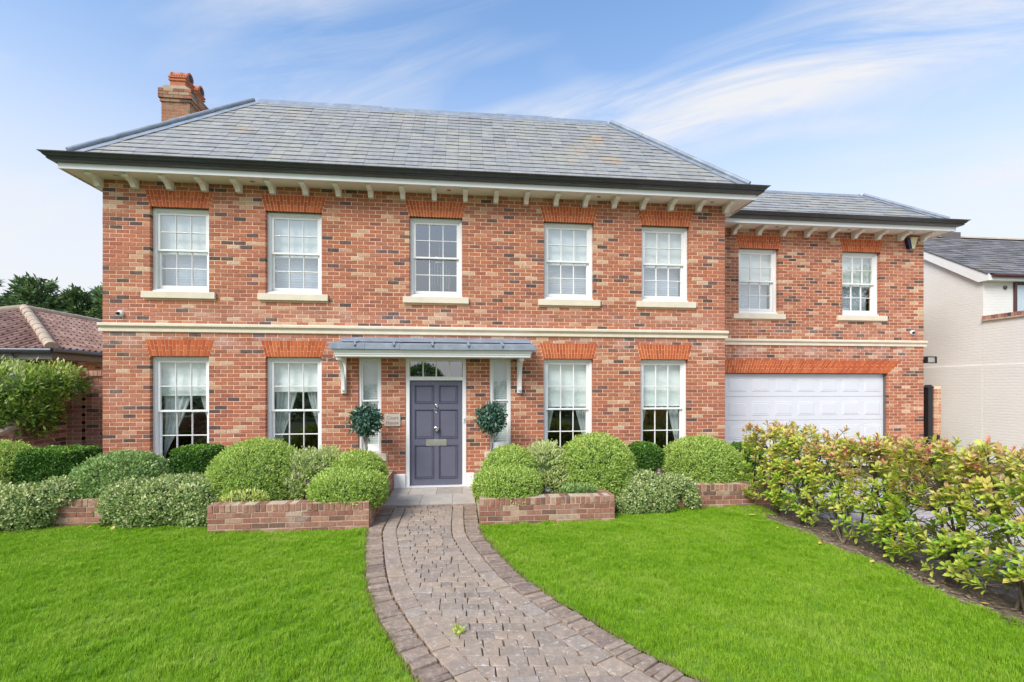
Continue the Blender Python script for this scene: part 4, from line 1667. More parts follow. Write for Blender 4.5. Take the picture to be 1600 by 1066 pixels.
# ------------------------------------------------------------------ things fixed to the walls
sg = MB().bbox(-1.437, -1.135, -.028, -.001, 1.237, 1.474, .004).build('house_sign', 'sign')
tag(sg, 'stone house name plaque on the brickwork left of the front door', 'sign')
for (txt, z) in (('Court', 1.372), ('House', 1.277)):
    cu = bpy.data.curves.new('lettering', 'FONT')
    cu.body = txt
    cu.size = .092
    cu.align_x = 'CENTER'
    cu.extrude = .0012
    cu.materials.append(MAT['signtext'])
    tmp = bpy.data.objects.new('lettering_curve', cu)
    COL.objects.link(tmp)
    bpy.context.view_layer.update()
    me = bpy.data.meshes.new_from_object(tmp.evaluated_get(bpy.context.evaluated_depsgraph_get()))
    bpy.data.objects.remove(tmp)
    o = bpy.data.objects.new('lettering', me)
    o.rotation_euler = (R(90), 0, 0)
    o.location = (-1.286, -.0295, z)
    link(o, sg)


def dome_camera(x, y, z, label):
    o = empty('security_camera', (x, y, z))
    tag(o, label, 'camera', 'security cameras')
    MB().lathe([(.0, -.055), (.035, -.055), (.055, -.04), (.06, -.01), (.06, .0)], (0, 0, 0), 18, axis=1).build('housing', 'whiteplastic', o)
    MB().lathe([(.0, -.09), (.018, -.086), (.03, -.07), (.034, -.05)], (-.012, 0, -.004), 16, axis=1).build('lens_dome', 'blackplastic', o)


dome_camera(-6.14, -.001, 3.335, 'white dome camera above string course near the chimney end')
dome_camera(11.19, YW - .001, 3.345, 'white dome camera above string course below the alarm box')
o = empty('security_camera', (1.07, -.14, 2.572))
tag(o, 'white dome camera under the door canopy beside its right bracket', 'camera', 'security cameras')
MB().lathe([(.05, .0), (.05, -.03), (.035, -.035), (.0, -.035)], (0, 0, 0), 16).build('housing', 'whiteplastic', o)
MB().lathe([(.034, -.034), (.03, -.055), (.015, -.068), (.0, -.07)], (0, 0, 0), 14).build('lens_dome', 'blackplastic', o)

al = empty('alarm_box', (11.17, YW, 5.42))
tag(al, 'cream and navy burglar alarm box under the wing eaves', 'alarm box')
MB().prism([(-.055, .24), (-.095, .24), (-.05, .0), (.02, .0), (.10, .24), (.12, .28), (-.07, .28)], 1, -.075, -.003).build('cover', 'yellowed', al)
MB().prism([(-.20, .26), (-.096, .245), (-.051, .0), (-.13, .0)], 1, -.08, -.003).build('side_cover', plain('navy_plastic', (.015, .015, .05), .4), al)

fl = empty('floodlight', (11.62, YW - .04, 2.66))
tag(fl, 'small black floodlight on the wing corner', 'light')
f_ = MB()
for (a, b_, c, d) in ((-.10, .17, .075, .095), (-.10, .17, -.075, -.055), (-.10, -.075, -.055, .075), (.145, .17, -.055, .075)):
    f_.box(a, b_, -.05, .03, c, d)
f_.box(-.10, .17, .03, .05, -.075, .095)
f_.box(-.14, -.10, -.02, .02, -.015, .03)
f_.build('body', 'blackplastic', fl)
MB().box(-.074, .144, -.03, .028, -.054, .074).build('lamp_glass', 'nickel', fl)
db = MB().bbox(.073, .108, .0, .019, 1.30, 1.395, .005).build('doorbell', 'whiteplastic')
tag(db, 'small white doorbell on the frame beside the door', 'doorbell')
MB().lathe([(.0, -.006), (.010, -.005), (.011, .0)], (.0905, .0, 1.345), 12, axis=1).build('button', 'blackplastic', db)

# ------------------------------------------------------------------ brick planters
def wall_run(parent, p0, p1, z0, ncourse, depth=.215, coping=True, seed=0, mat='planter_brick', mortar='planter_mortar', ends=True):
    """a straight low wall of stretchers with a brick-on-edge coping; front faces right of p0->p1 ... bricks are children of parent"""
    p0, p1 = Vector((*p0, 0)), Vector((*p1, 0))
    Lw = (p1 - p0).length
    ang = math.atan2(p1.y - p0.y, p1.x - p0.x)
    rng = random.Random(seed)
    T = Matrix.Translation((p0.x, p0.y, 0)) @ Matrix.Rotation(ang, 4, 'Z')
    ztop = z0 + ncourse * ROW
    ms = std_brick(mat, 's', .105)
    core = MB().box(.006, Lw - .006, .006, depth - .006, z0 - .1, ztop + (.104 if coping else -.004))
    core.v = [tuple(T @ Vector(v_)) for v_ in core.v]
    core.build('mortar_core', mortar, parent)
    for r in range(ncourse):
        off = -BR / 2 if r % 2 else 0
        x = off
        while x < Lw - .02:
            a, b_ = max(x, 0) + (.005 if x > 0 else 0), min(x + BR, Lw) - (.005 if x + BR < Lw else 0)
            if b_ - a > .03:
                o = inst('brick', ms[rng.randrange(len(ms))][1], parent, mtx=T @ Matrix.Translation((a, rng.uniform(-.003, .003), z0 + r * ROW + .005)) @ Matrix.Diagonal(((b_ - a) / .215, 1, 1, 1)))
            x += BR
    if coping:
        me = []
        for i in range(8):
            mb = MB().bbox(0, .065, 0, depth, 0, .105, .006, (i + .5) / 8)
            mb.v = [(x_, y_, z_ - (.004 if z_ > .05 and (y_ < .01 or y_ > depth - .01) else 0)) for (x_, y_, z_) in mb.v]
            me.append(mb.mesh('coping_brick', mat))
        n = int(round(Lw / .075))
        for i in range(n):
            inst('coping_brick', me[rng.randrange(8)], parent, mtx=T @ Matrix.Translation((Lw * i / n + .005, rng.uniform(-.008, .004), ztop + .003 + rng.uniform(-.004, .004))) @ Matrix.Diagonal(((Lw / n - .009) / .065, 1, 1, 1)))


pa = empty('planter_wall', (0, 0, 0))
tag(pa, 'raised brick planter wall left of the path', 'planter', 'brick planter walls')
wall_run(pa, (-3.38, -2.60), (-1.255, -2.60), -.01, 4, seed=1)
wall_run(pa, (-1.255, -2.60 + .217), (-1.255, -.03), -.01, 4, seed=2)      # flank towards the path
wall_run(pa, (-3.38, -1.75), (-3.38, -2.60 + .0), -.01, 4, seed=3) if False else None
mbq = MB().box(-3.378, -3.17, -2.385, -1.8, -.1, .29).build('flank', 'planter_brick', pa)
pb = empty('planter_wall', (0, 0, 0))
tag(pb, 'raised brick planter wall right of the path', 'planter', 'brick planter walls')
wall_run(pb, (.285, -2.60), (2.28, -2.60), -.01, 4, seed=4)
wall_run(pb, (.285 + .215, -2.385), (.285 + .215, -.03), -.01, 4, seed=5)
wall_run(pb, (2.28, -2.383), (2.28, -1.96), -.01, 4, seed=6)
pc = empty('planter_wall', (0, 0, 0))
tag(pc, 'low brick bed wall under the variegated shrubs on the left', 'planter', 'brick planter walls')
wall_run(pc, (-9.0, -1.95), (-3.385, -2.06), -.01, 4, seed=7)
pd = empty('planter_wall', (0, 0, 0))
tag(pd, 'low brick bed wall running towards the hedge', 'planter', 'brick planter walls')
wall_run(pd, (2.285, -1.95), (5.16, -2.03), -.01, 4, seed=8)
# ------------------------------------------------------------------ garden wall by the left flank
gwl = empty('garden_wall', (0, 0, 0))
tag(gwl, 'curved-top brick garden wall with pier between the houses', 'garden wall')
GZ = 2.20


def wall_face(name, p0, p1, z1f, parent, mat='wall_brick', mortar='wall_mortar', th=.22, seed=0, cap=120, z0=0.0, score=None):
    """wall of bricks up to the height z1f(x) measured along the run"""
    p0v, p1v = Vector((*p0, 0)), Vector((*p1, 0))
    Lw = (p1v - p0v).length
    ang = math.atan2(p1v.y - p0v.y, p1v.x - p0v.x)
    n = 24
    poly = [(0, z0)] + [(Lw, z0)] + [(Lw * (1 - i / n), z1f(Lw * (1 - i / n))) for i in range(n + 1)]
    o = MB().prism(poly, 1, .006, th).build(name, mortar, parent, (p0v.x, p0v.y, 0), ang)
    bl = [b_ for b_ in courses(0, Lw, z0, 2.5, lambda z: [], seed) if b_[2] + .065 <= z1f((b_[0] + b_[1]) / 2) + .004]
    lay(bl, o, mat, .10, cap, score)
    return o


wall_face('wall_panel', (-7.16, .62), (-6.45, .62), lambda x: GZ, gwl, seed=1, cap=90, score=lambda b_: -b_[2])
wall_face('pier', (-7.42, .50), (-7.16, .50), lambda x: GZ, gwl, seed=2, cap=30, th=.36)


def ramp_z(x):          # x runs from the pier towards the viewer
    t = min(1, x / 1.5)
    return 1.82 - .66 * (math.sin(t * math.pi / 2) ** 2 * .55 + .45 * t)


LW = 6.0
wall_face('side_wall', (-7.20, .50), (-7.20 - .0, .50 - LW), lambda x: 0, gwl) if False else None
sw = wall_face('side_wall', (-7.42, .50 - LW), (-7.42, .50), lambda x: ramp_z(LW - x), gwl, seed=3, cap=0)
sw.rotation_euler = (0, 0, R(90))
# that run faces +X once mirrored: turn it so that its bricks look at the garden
sw.rotation_euler = (0, 0, R(90))
sw.location = (-7.42, .50 - LW, 0)
cp = MB()
xc_ = -7.42
n = 24
for i in range(n):
    x0_, x1_ = LW * i / n, LW * (i + 1) / n
    za, zb = ramp_z(x0_), ramp_z(x1_)
    ya, yb_ = .50 - x0_, .50 - x1_
    cp.add([(xc_ - .26, ya, za), (xc_ + .03, ya, za), (xc_ + .03, yb_, zb), (xc_ - .26, yb_, zb), (xc_ - .26, ya, za + .06), (xc_ + .03, ya, za + .06), (xc_ + .03, yb_, zb + .06), (xc_ - .26, yb_, zb + .06)],
           [(4, 5, 6, 7), (1, 2, 6, 5), (0, 4, 7, 3), (2, 3, 7, 6), (0, 1, 5, 4)], .5)
cp.build('coping', 'ridge_tile', gwl)
cq = MB()
me = [MB().box(0, .066, -.03, .27, 0, .10, t).mesh('coping_brick', 'wall_brick') for t in (.5, .7, .85, 1)]
x = -7.45
i = 0
while x < -6.5:
    inst('coping_brick', me[(i * 7) % 4], gwl, (x, .60 if x > -7.17 else .47, GZ + .012))
    x += .075
    i += 1

# ------------------------------------------------------------------ bungalow on the left
bun = empty('bungalow', (-12.37, 2.6, 0))
tag(bun, 'neighbouring bungalow with brown tiled hip roof left of the brick house', 'house')
BX, BY, BE, BRUN, BZR = 3.07, 0.0, 2.87, 3.07, 4.20     # local: half width, front, eave z
LB_ = 16.0
w_ = MB()
w_.box(-BX + .35, BX - .35, .35, LB_ - .4, 0, BE - .05)
w_.build('wall', 'wall_mortar', bun)
bl = courses(0, 6, 0, 2.85, lambda z: [], 21)
mb = MB()
for (a, b_, z, t) in bl:
    mb.bbox(BX - .35 - 0, BX - .35 + .004, .35 + a, .35 + b_, z, z + .065, 0.0, t)
    if a < 2.4:
        mb.box(BX - .35 - b_ if b_ < 2.4 else BX - 2.75, BX - .35 - a, .344, .35, z, z + .065, t)
o = mb.build('brickwork', 'wall_brick', bun)
o['kind'] = 'stuff'
rf = MB()
rf.add([(-BX, 0, BE), (BX, 0, BE), (0, BRUN, BZR)], [(0, 1, 2)])
rf.add([(BX, 0, BE), (BX, LB_, BE), (0, LB_ - BRUN, BZR), (0, BRUN, BZR)], [(0, 1, 2, 3)])
rf.add([(-BX, LB_, BE), (-BX, 0, BE), (0, BRUN, BZR), (0, LB_ - BRUN, BZR)], [(0, 1, 2, 3)])
rf = rf.build('roof', 'underlay', bun)


def pantiles(parent, o0, ex, up, rows, left, right, expo=.30, wid=.20):
    o0, ex, up = Vector(o0), Vector(ex).normalized(), Vector(up).normalized()
    nz = ex.cross(up)
    nz = nz if nz.z > 0 else -nz
    mb = MB()
    prof = [(0, .0), (.10, .004), (.3, .0), (.55, .018), (.75, .045), (.9, .03), (1.0, .0)]
    for r in range(rows):
        s = r * expo
        l_, r_ = left(s + expo * .4), right(s + expo * .4)
        n = int((r_ - l_) / wid)
        for i in range(n + 1):
            x = l_ + i * wid
            t = random.random()
            wd = min(wid, r_ - x)
            if wd < .03:
                continue
            vs = []
            for (q, h) in prof:
                for (ss, lift) in ((s - .01, .035), (s + expo + .05, .004)):
                    vs.append(o0 + ex * (x + q * wd) + up * ss + nz * (lift + h))
            for (q, h) in prof:
                vs.append(o0 + ex * (x + q * wd) + up * (s - .01) + nz * (.012 + h))
            m_ = len(prof)
            fs = [(2 * k_, 2 * k_ + 2, 2 * k_ + 3, 2 * k_ + 1) for k_ in range(m_ - 1)] + [(2 * m_ + k_, 2 * m_ + k_ + 1, 2 * k_ + 2, 2 * k_) for k_ in range(m_ - 1)]
            mb.add(vs, fs, t)
    o = mb.build('roof_tiles', 'tile', parent)
    o['kind'] = 'stuff'


bl_ = math.hypot(BRUN, BZR - BE)
bc = BRUN / bl_
pantiles(rf, (0, -.03, BE), (1, 0, 0), (0, BRUN, BZR - BE), int(bl_ / .3), lambda s: -BX + s * bc, lambda s: BX - s * bc)
pantiles(rf, (BX + .03, 0, BE), (0, 1, 0), (-BRUN, 0, BZR - BE), int(bl_ / .3), lambda s: s * bc, lambda s: LB_ - s * bc)
rt = MB()
nn_ = 9
a, b_ = Vector((BX, 0, BE + .04)), Vector((0, BRUN, BZR + .05))
for i in range(nn_):
    p, q = a + (b_ - a) * (i / nn_), a + (b_ - a) * ((i + 1.08) / nn_)
    rt.tube([p, q], [.125, .11], 10)
for i in range(20):
    rt.tube([(0, BRUN + i * .45, BZR + .03), (0, BRUN + i * .45 + .47, BZR + .03)], [.12, .11], 10)
a = Vector((-BX, 0, BE + .04))
for i in range(nn_):
    p, q = a + (b_ - a) * (i / nn_), a + (b_ - a) * ((i + 1.08) / nn_)
    rt.tube([p, q], [.125, .11], 10)
rt.build('ridge_tiles', 'ridge_tile', rf)
gt = MB()
gt.tube([(-BX, -.10, BE - .04), (BX + .09, -.10, BE - .04)], .06, 10)
gt.tube([(BX + .09, -.10, BE - .04), (BX + .09, LB_, BE - .04)], .06, 10)
gt.tube([(BX - .75, -.10, BE - .06), (BX - .72, -.05, BE - .22), (BX - .45, .22, BE - .34), (BX - .4, .30, BE - .5), (BX - .4, .30, .2)], .036, 8)
gt.build('gutter', 'gutter', bun)
fb = MB()
fb.box(-BX, BX, -.03, .0, BE - .24, BE - .05)
fb.box(BX, BX + .03, -.03, LB_, BE - .24, BE - .05)
fb.box(-BX, BX, 0, .36, BE - .23, BE - .2)
fb.box(BX - .36, BX, .36, LB_, BE - .23, BE - .2)
fb.build('fascia', 'grey_wood', bun)
MB().box(-BX + .6, BX - .78, .30, .345, .0, BE - .30).build('garage_door', 'white', bun)

# ------------------------------------------------------------------ white house on the right
nb = empty('white_house', (14, 0, 0))
tag(nb, 'cream painted brick house with slate roof at right edge', 'house')
EYn, EZn, RYn, RZn = 1.87, 4.98, 4.95, 7.02       # eave and ridge of its roof
wl2 = MB()
wl2.prism([(1.95, 0), (8.0, 0), (8.0, EZn), (RYn, RZn - .12), (1.95, EZn + .0)], 0, .0, .25)
wl2.build('gable_wall', 'painted', nb)
MB().box(.25, 9.0, 1.95, 2.1, 0, EZn - .1).build('front_wall', 'painted', nb)
MB().box(-.035, .0, 1.95, 8.0, .0, 2.57).build('wall_base', 'painted', nb)
MB().box(.0, 9.0, 7.9, 8.0, 0, EZn).build('back_wall', 'painted', nb)
low = MB()
low.box(-.005, .22, -4.2, 1.948, 0, 3.76)
low.box(-.03, -.005, -4.2, 1.948, 0, 2.57)
low.build('yard_wall', 'painted', nb)
me = [MB().box(0, .30, 0, .066, 0, .10, t).mesh('coping_brick', 'wall_brick') for t in (.15, .4, .6, .8)]
y_ = -4.2
i = 0
cpb = MB()
while y_ < 1.93:
    cpb.box(-.04, .26, y_, y_ + .066, 3.80, 3.90, random.random())
    y_ += .075
o = cpb.build('coping', 'wall_brick', nb)
o['kind'] = 'stuff'
MB().box(-.06, .28, -4.2, 1.945, 3.76, 3.80).build('coping_tile', 'ridge_tile', nb)
rn = MB()
rn.add([(-.12, EYn - .12, EZn), (9.2, EYn - .12, EZn), (9.2, RYn, RZn), (-.12, RYn, RZn)], [(0, 1, 2, 3)])
rn.add([(9.2, 8.1, EZn), (-.12, 8.1, EZn), (-.12, RYn, RZn), (9.2, RYn, RZn)], [(0, 1, 2, 3)])
rn = rn.build('roof', 'underlay', nb)
MAT['old_slate'] = tone_mat('old_slate', [(0, (.13, .12, .12)), (1, (.24, .225, .22))], rough=.75, mottling=.25, msc=5, bump=.3, bsc=30, stain=((.30, .22, .12), 1.6, .55, .5), stain2=((.3, .29, .27), 4, .6, .4))
ln_ = math.hypot(RYn - EYn + .12, RZn - EZn)
slates(rn, (-.12, EYn - .12, EZn + .01), (1, 0, 0), (0, RYn - EYn + .12, RZn - EZn), int(ln_ / .2), lambda s: 0, lambda s: 9.2, .2, 0, wid=.3, mat='old_slate', seed=31)
MB().prism([(RYn - .12, RZn - .02), (RYn, RZn + .07), (RYn + .12, RZn - .02)], 0, -.13, 9.2).build('ridge_tiles', 'ridge_tile', rn)
MB().box(2.0, 2.6, RYn - .2, RYn + .2, RZn - .2, RZn + .13).build('ridge_vent', 'grey_wood', rn)
vg = MB()
vg.prism([(EYn - .14, EZn - .16), (EYn - .14, EZn + .005), (RYn, RZn + .005), (RYn, RZn - .20), (EYn + .12, EZn - .16)], 0, -.10, -.06)
vg.build('verge_board', 'white', nb)
MB().box(-.06, 9.0, EYn - .12, EYn - .09, EZn - .15, EZn - .02).build('fascia', 'white', nb)
MB().add([(-.06, EYn - .09, EZn - .148), (9, EYn - .09, EZn - .148), (9, 1.95, EZn - .148), (-.06, 1.95, EZn - .148)], [(0, 1, 2, 3)]).build('soffit', 'white', nb)
MB().tube([(.0, EYn - .17, EZn - .03), (9, EYn - .17, EZn - .03)], .05, 10).build('gutter', 'brown_frame', nb)
wn = MB()
frame_ring(wn, .92, 2.3, 3.92, 4.83, 1.90, 1.99, .07, .07, .07, .07)
wn = wn.build('window', 'brown_frame', nb)
MB().box(.985, 2.235, 1.93, 1.935, 3.985, 4.765).build('pane', 'glass', wn)
MB().box(.985, 2.235, 1.944, 1.948, 3.985, 4.765).build('room_blind', 'pleat', wn)
MB().lathe([(.0, -.02), (.05, -.02), (.055, .0), (.055, .01)], (.66, 1.94, 4.68), 14, axis=1).build('vent_cap', 'grey_wood', nb)

gp = empty('gate_post', (12.0, 1.62, 0))
tag(gp, 'black square gate post at the wing corner', 'post')
MB().box(-.065, .065, -.065, .065, 0, 1.96).build('shaft', 'blackplastic', gp)
MB().prism([(-.08, 1.96), (.08, 1.96), (.08, 1.985), (0, 2.05), (-.08, 1.985)], 1, -.08, .08).build('cap', 'blackplastic', gp)
gq = empty('brick_gate_pier', (12.27, 1.72, 0))
tag(gq, 'narrow pale brick pier beside the black gate post', 'pier')
MB().box(-.095, .095, -.10, .12, 0, 2.02).build('core', 'mortar', gq)
mb = MB()
for r in range(26):
    mb.bbox(-.10, -.005 if r % 2 else .02, -.105, .125, r * ROW + .005, r * ROW + .07, .003, random.uniform(.75, 1))
    mb.bbox(.005 if r % 2 else .03, .10, -.105, .125, r * ROW + .005, r * ROW + .07, .003, random.uniform(.75, 1))
mb.build('brickwork', 'brick', gq)['kind'] = 'stuff'
MB().bbox(-.035, .035, -.135, -.106, .62, .76, .004).build('latch_box', 'blackplastic', gq)


# ------------------------------------------------------------------ plants
def leaves_np(P, D, W, size, width, fold=.25, rng=RNG, shape='diamond'):
    """leaf pieces at P growing along D with face normal about W; size may be an array"""
    n = len(P)
    D = D / np.linalg.norm(D, axis=1, keepdims=True)
    side = np.cross(D, W)
    side /= np.maximum(1e-6, np.linalg.norm(side, axis=1, keepdims=True))
    nn = np.cross(side, D)
    s = np.broadcast_to(np.asarray(size, dtype=float), (n,))[:, None]
    wd = s * width
    if shape == 'diamond':
        V = np.stack([P, P + D * s * .55 + side * wd / 2 + nn * wd * fold, P + D * s, P + D * s * .55 - side * wd / 2 + nn * wd * fold], 1)
        return V.reshape(-1, 3), 4, [(0, 1, 2, 3)]
    b1, b2 = .35, .72
    V = np.stack([P, P + D * s * b1 + side * wd * .38 + nn * wd * fold * .8, P + D * s * b2 + side * wd * .46 + nn * wd * fold * .6 - nn * s * .03, P + D * s - nn * s * .12,
                  P + D * s * b2 - side * wd * .46 + nn * wd * fold * .6 - nn * s * .03, P + D * s * b1 - side * wd * .38 + nn * wd * fold * .8,
                  P + D * s * b1, P + D * s * b2 - nn * s * .04], 1)
    return V.reshape(-1, 3), 8, [(0, 1, 6, 6), (1, 2, 7, 6), (2, 3, 7, 7), (0, 6, 5, 5), (6, 7, 4, 5), (7, 3, 4, 4)]


def unit(n, rng=RNG):
    v_ = rng.normal(size=(n, 3))
    return v_ / np.linalg.norm(v_, axis=1, keepdims=True)


def lump(p, f, ph):
    return np.sin(p[:, 0] * f + ph) * np.sin(p[:, 1] * f * 1.1 + ph * 1.7) * np.sin(p[:, 2] * f * .9 + ph * .6)


def blob_points(blobs, n, power=2.0, zmin=None, rng=RNG):
    """points and normals on the outer skin of a union of ellipsoids (cx,cy,cz,rx,ry,rz[,power])"""
    area = np.array([b_[3] * b_[5] + b_[4] * b_[5] + b_[3] * b_[4] for b_ in blobs])
    Ps, Ns = [], []
    for i, b_ in enumerate(blobs):
        k_ = int(n * area[i] / area.sum())
        d = unit(k_, rng)
        pw = b_[6] if len(b_) > 6 else power
        if pw != 2.0:
            m_ = (np.abs(d) ** pw).sum(1, keepdims=True) ** (1 / pw)
            q = d / m_
            nrm = np.sign(q) * np.abs(q) ** (pw - 1)
        else:
            q, nrm = d, d
        r_ = np.array(b_[3:6])
        p = q * r_ * (1 + .06 * lump(q, 7, i + 1.3)[:, None] + .04 * lump(q, 15, i + .3)[:, None]) + np.array(b_[:3])
        nrm = nrm / r_
        nrm /= np.linalg.norm(nrm, axis=1, keepdims=True)
        keep = np.ones(len(p), bool)
        for j, c in enumerate(blobs):
            if j == i:
                continue
            e = (((p - np.array(c[:3])) / np.array(c[3:6])) ** 2).sum(1)
            keep &= e > .86
        if zmin is not None:
            keep &= p[:, 2] > zmin
        Ps.append(p[keep])
        Ns.append(nrm[keep])
    return np.concatenate(Ps), np.concatenate(Ns)


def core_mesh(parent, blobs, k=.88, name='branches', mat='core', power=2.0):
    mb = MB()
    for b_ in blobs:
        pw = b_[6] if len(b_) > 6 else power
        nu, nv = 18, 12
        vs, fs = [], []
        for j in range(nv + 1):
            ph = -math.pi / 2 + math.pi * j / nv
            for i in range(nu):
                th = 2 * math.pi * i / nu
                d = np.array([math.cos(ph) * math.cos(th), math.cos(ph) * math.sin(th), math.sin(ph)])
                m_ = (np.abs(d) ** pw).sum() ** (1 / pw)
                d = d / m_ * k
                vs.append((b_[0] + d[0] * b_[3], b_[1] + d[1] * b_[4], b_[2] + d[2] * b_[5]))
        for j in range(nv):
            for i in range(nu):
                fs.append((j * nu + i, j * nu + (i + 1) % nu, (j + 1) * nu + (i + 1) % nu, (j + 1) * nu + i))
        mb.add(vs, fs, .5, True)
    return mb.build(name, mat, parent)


def shrub(name, label, cat, blobs, n, size, width, mat, group=None, lift=.5, power=2.0, toplight=.25, spread=.03, tone0=.0, tone1=.75, stems=None, shape='diamond', zmin=None, clump=0, core=.82, upw=.3):
    cx = sum(b_[0] for b_ in blobs) / len(blobs)
    cy = sum(b_[1] for b_ in blobs) / len(blobs)
    z0 = min(b_[2] - b_[5] for b_ in blobs)
    root = empty(name, (cx, cy, max(0, z0)))
    tag(root, label, cat, group)
    off = np.array([cx, cy, max(0, z0)])
    bl = [tuple(np.array(b_[:3]) - off) + tuple(b_[3:]) for b_ in blobs]
    if clump:
        C, CN = blob_points(bl, n // clump, power, zmin)
        P = np.repeat(C, clump, 0) + RNG.normal(size=(len(C) * clump, 3)) * size * .45
        Nn = np.repeat(CN, clump, 0)
        ct = np.repeat(RNG.random(len(C)), clump)
    else:
        P, Nn = blob_points(bl, n, power, zmin)
        ct = RNG.random(len(P))
    k_ = len(P)
    P = P + Nn * (RNG.random((k_, 1)) * spread - spread * .6)
    tang = unit(k_)
    D = Nn * lift + tang * (1 - lift * .5) + np.array([0, 0, upw])
    Wn = Nn + unit(k_) * .5 + np.array([0, 0, .3])
    sz = size * RNG.uniform(.65, 1.25, k_)
    V, npv, F = leaves_np(P, D, Wn, sz, width, shape=shape)
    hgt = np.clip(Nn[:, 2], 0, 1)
    # upward-facing leaves are toned paler: light from above put into the colour
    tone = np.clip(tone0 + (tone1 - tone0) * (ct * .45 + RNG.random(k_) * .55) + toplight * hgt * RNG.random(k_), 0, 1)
    if shape != 'diamond':
        F = [f for f in F]
    np_mesh('foliage', V, npv, F, mat, tone, root)
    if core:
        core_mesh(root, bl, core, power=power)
    return root


G1, G2 = 'clipped hebe domes', 'clipped boxwood blocks'


def dome(cx, y, rx, zt, zb, ry=None, k=.18):
    h = zt - zb
    cz = zb + h * .30
    return (cx, y, cz, rx * .955, (ry or rx * .9) * .95, zt - cz - .02, 2.25)


def dome_label(lbl, blobs, n=9000, mat='hebe', size=.036):
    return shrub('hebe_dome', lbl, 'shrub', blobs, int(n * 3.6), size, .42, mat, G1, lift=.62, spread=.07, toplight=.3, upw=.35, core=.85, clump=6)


dome_label('clipped green hebe dome at left edge behind the box hedge', [dome(-7.02, -1.25, .50, 1.13, .30)], 8000)
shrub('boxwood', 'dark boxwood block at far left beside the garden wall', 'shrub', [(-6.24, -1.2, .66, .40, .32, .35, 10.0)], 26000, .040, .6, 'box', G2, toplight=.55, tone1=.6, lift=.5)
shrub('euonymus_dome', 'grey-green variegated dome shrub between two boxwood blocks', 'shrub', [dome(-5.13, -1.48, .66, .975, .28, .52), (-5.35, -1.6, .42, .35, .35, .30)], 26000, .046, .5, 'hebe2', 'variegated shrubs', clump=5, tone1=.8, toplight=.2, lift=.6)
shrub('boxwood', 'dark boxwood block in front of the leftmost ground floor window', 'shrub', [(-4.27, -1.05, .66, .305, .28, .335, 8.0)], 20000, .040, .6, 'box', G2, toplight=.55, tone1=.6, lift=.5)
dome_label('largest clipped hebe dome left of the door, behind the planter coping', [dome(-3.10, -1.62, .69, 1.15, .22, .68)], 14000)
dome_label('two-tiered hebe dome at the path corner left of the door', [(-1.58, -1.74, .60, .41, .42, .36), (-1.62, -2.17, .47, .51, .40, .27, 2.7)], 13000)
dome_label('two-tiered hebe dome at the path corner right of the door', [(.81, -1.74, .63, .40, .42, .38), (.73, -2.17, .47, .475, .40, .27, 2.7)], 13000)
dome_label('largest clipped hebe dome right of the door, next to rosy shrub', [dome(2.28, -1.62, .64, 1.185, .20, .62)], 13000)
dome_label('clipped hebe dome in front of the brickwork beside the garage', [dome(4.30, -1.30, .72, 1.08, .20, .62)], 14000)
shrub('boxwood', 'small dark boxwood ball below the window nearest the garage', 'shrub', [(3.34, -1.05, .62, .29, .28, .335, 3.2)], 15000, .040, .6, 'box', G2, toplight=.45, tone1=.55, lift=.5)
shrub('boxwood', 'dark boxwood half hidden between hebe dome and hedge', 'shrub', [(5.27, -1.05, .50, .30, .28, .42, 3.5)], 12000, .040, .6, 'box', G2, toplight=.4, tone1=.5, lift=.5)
# trailing variegated euonymus over the walls
shrub('trailing_euonymus', 'cream variegated euonymus spilling over the wall at far left', 'shrub',
      [(-6.75, -2.0, .30, .62, .34, .34), (-6.1, -2.02, .26, .45, .30, .33), (-6.4, -2.08, .16, .5, .26, .24), (-5.72, -1.88, .46, .30, .22, .20), (-7.5, -2.0, .28, .5, .35, .33)], 30000, .042, .60, 'varieg', 'variegated shrubs', clump=4, tone0=.1, tone1=.95, toplight=.15, lift=.55, zmin=.0)
shrub('trailing_euonymus', 'cream variegated euonymus spilling over the wall beside the left planter', 'shrub',
      [(-4.72, -1.98, .34, .34, .30, .29), (-4.25, -2.03, .30, .40, .32, .34), (-4.55, -2.10, .16, .26, .20, .22), (-3.75, -2.08, .30, .36, .28, .33), (-3.62, -2.18, .14, .26, .22, .22), (-4.1, -1.8, .45, .6, .3, .2)], 32000, .042, .60, 'varieg', 'variegated shrubs', clump=4, tone0=.08, tone1=.92, toplight=.15, lift=.55, zmin=.0)
shrub('trailing_euonymus', 'white variegated euonymus spilling over the wall right of the planter', 'shrub',
      [(2.92, -1.95, .30, .42, .34, .31), (2.72, -2.1, .16, .34, .26, .25), (3.15, -2.08, .18, .28, .24, .24), (3.45, -1.95, .40, .30, .22, .14), (3.68, -2.10, .30, .10, .10, .20), (3.74, -2.14, .17, .07, .08, .12)], 26000, .036, .6, 'varieg', 'variegated shrubs', clump=4, tone0=.12, tone1=.92, toplight=.1, lift=.55, zmin=.0)
shrub('golden_groundcover', 'low golden leaved tuft behind the left planter coping', 'plant', [(-3.0, -2.34, .42, .29, .10, .10)], 900, .05, .35, 'gold', None, lift=.6, upw=.8, core=.7)
shrub('rockery_tuft', 'low pale green tuft behind the right planter coping', 'plant', [(1.75, -2.30, .42, .22, .10, .07), (1.95, -2.33, .43, .10, .08, .07)], 900, .045, .4, 'hebe2', None, lift=.6, upw=.8, core=.7)
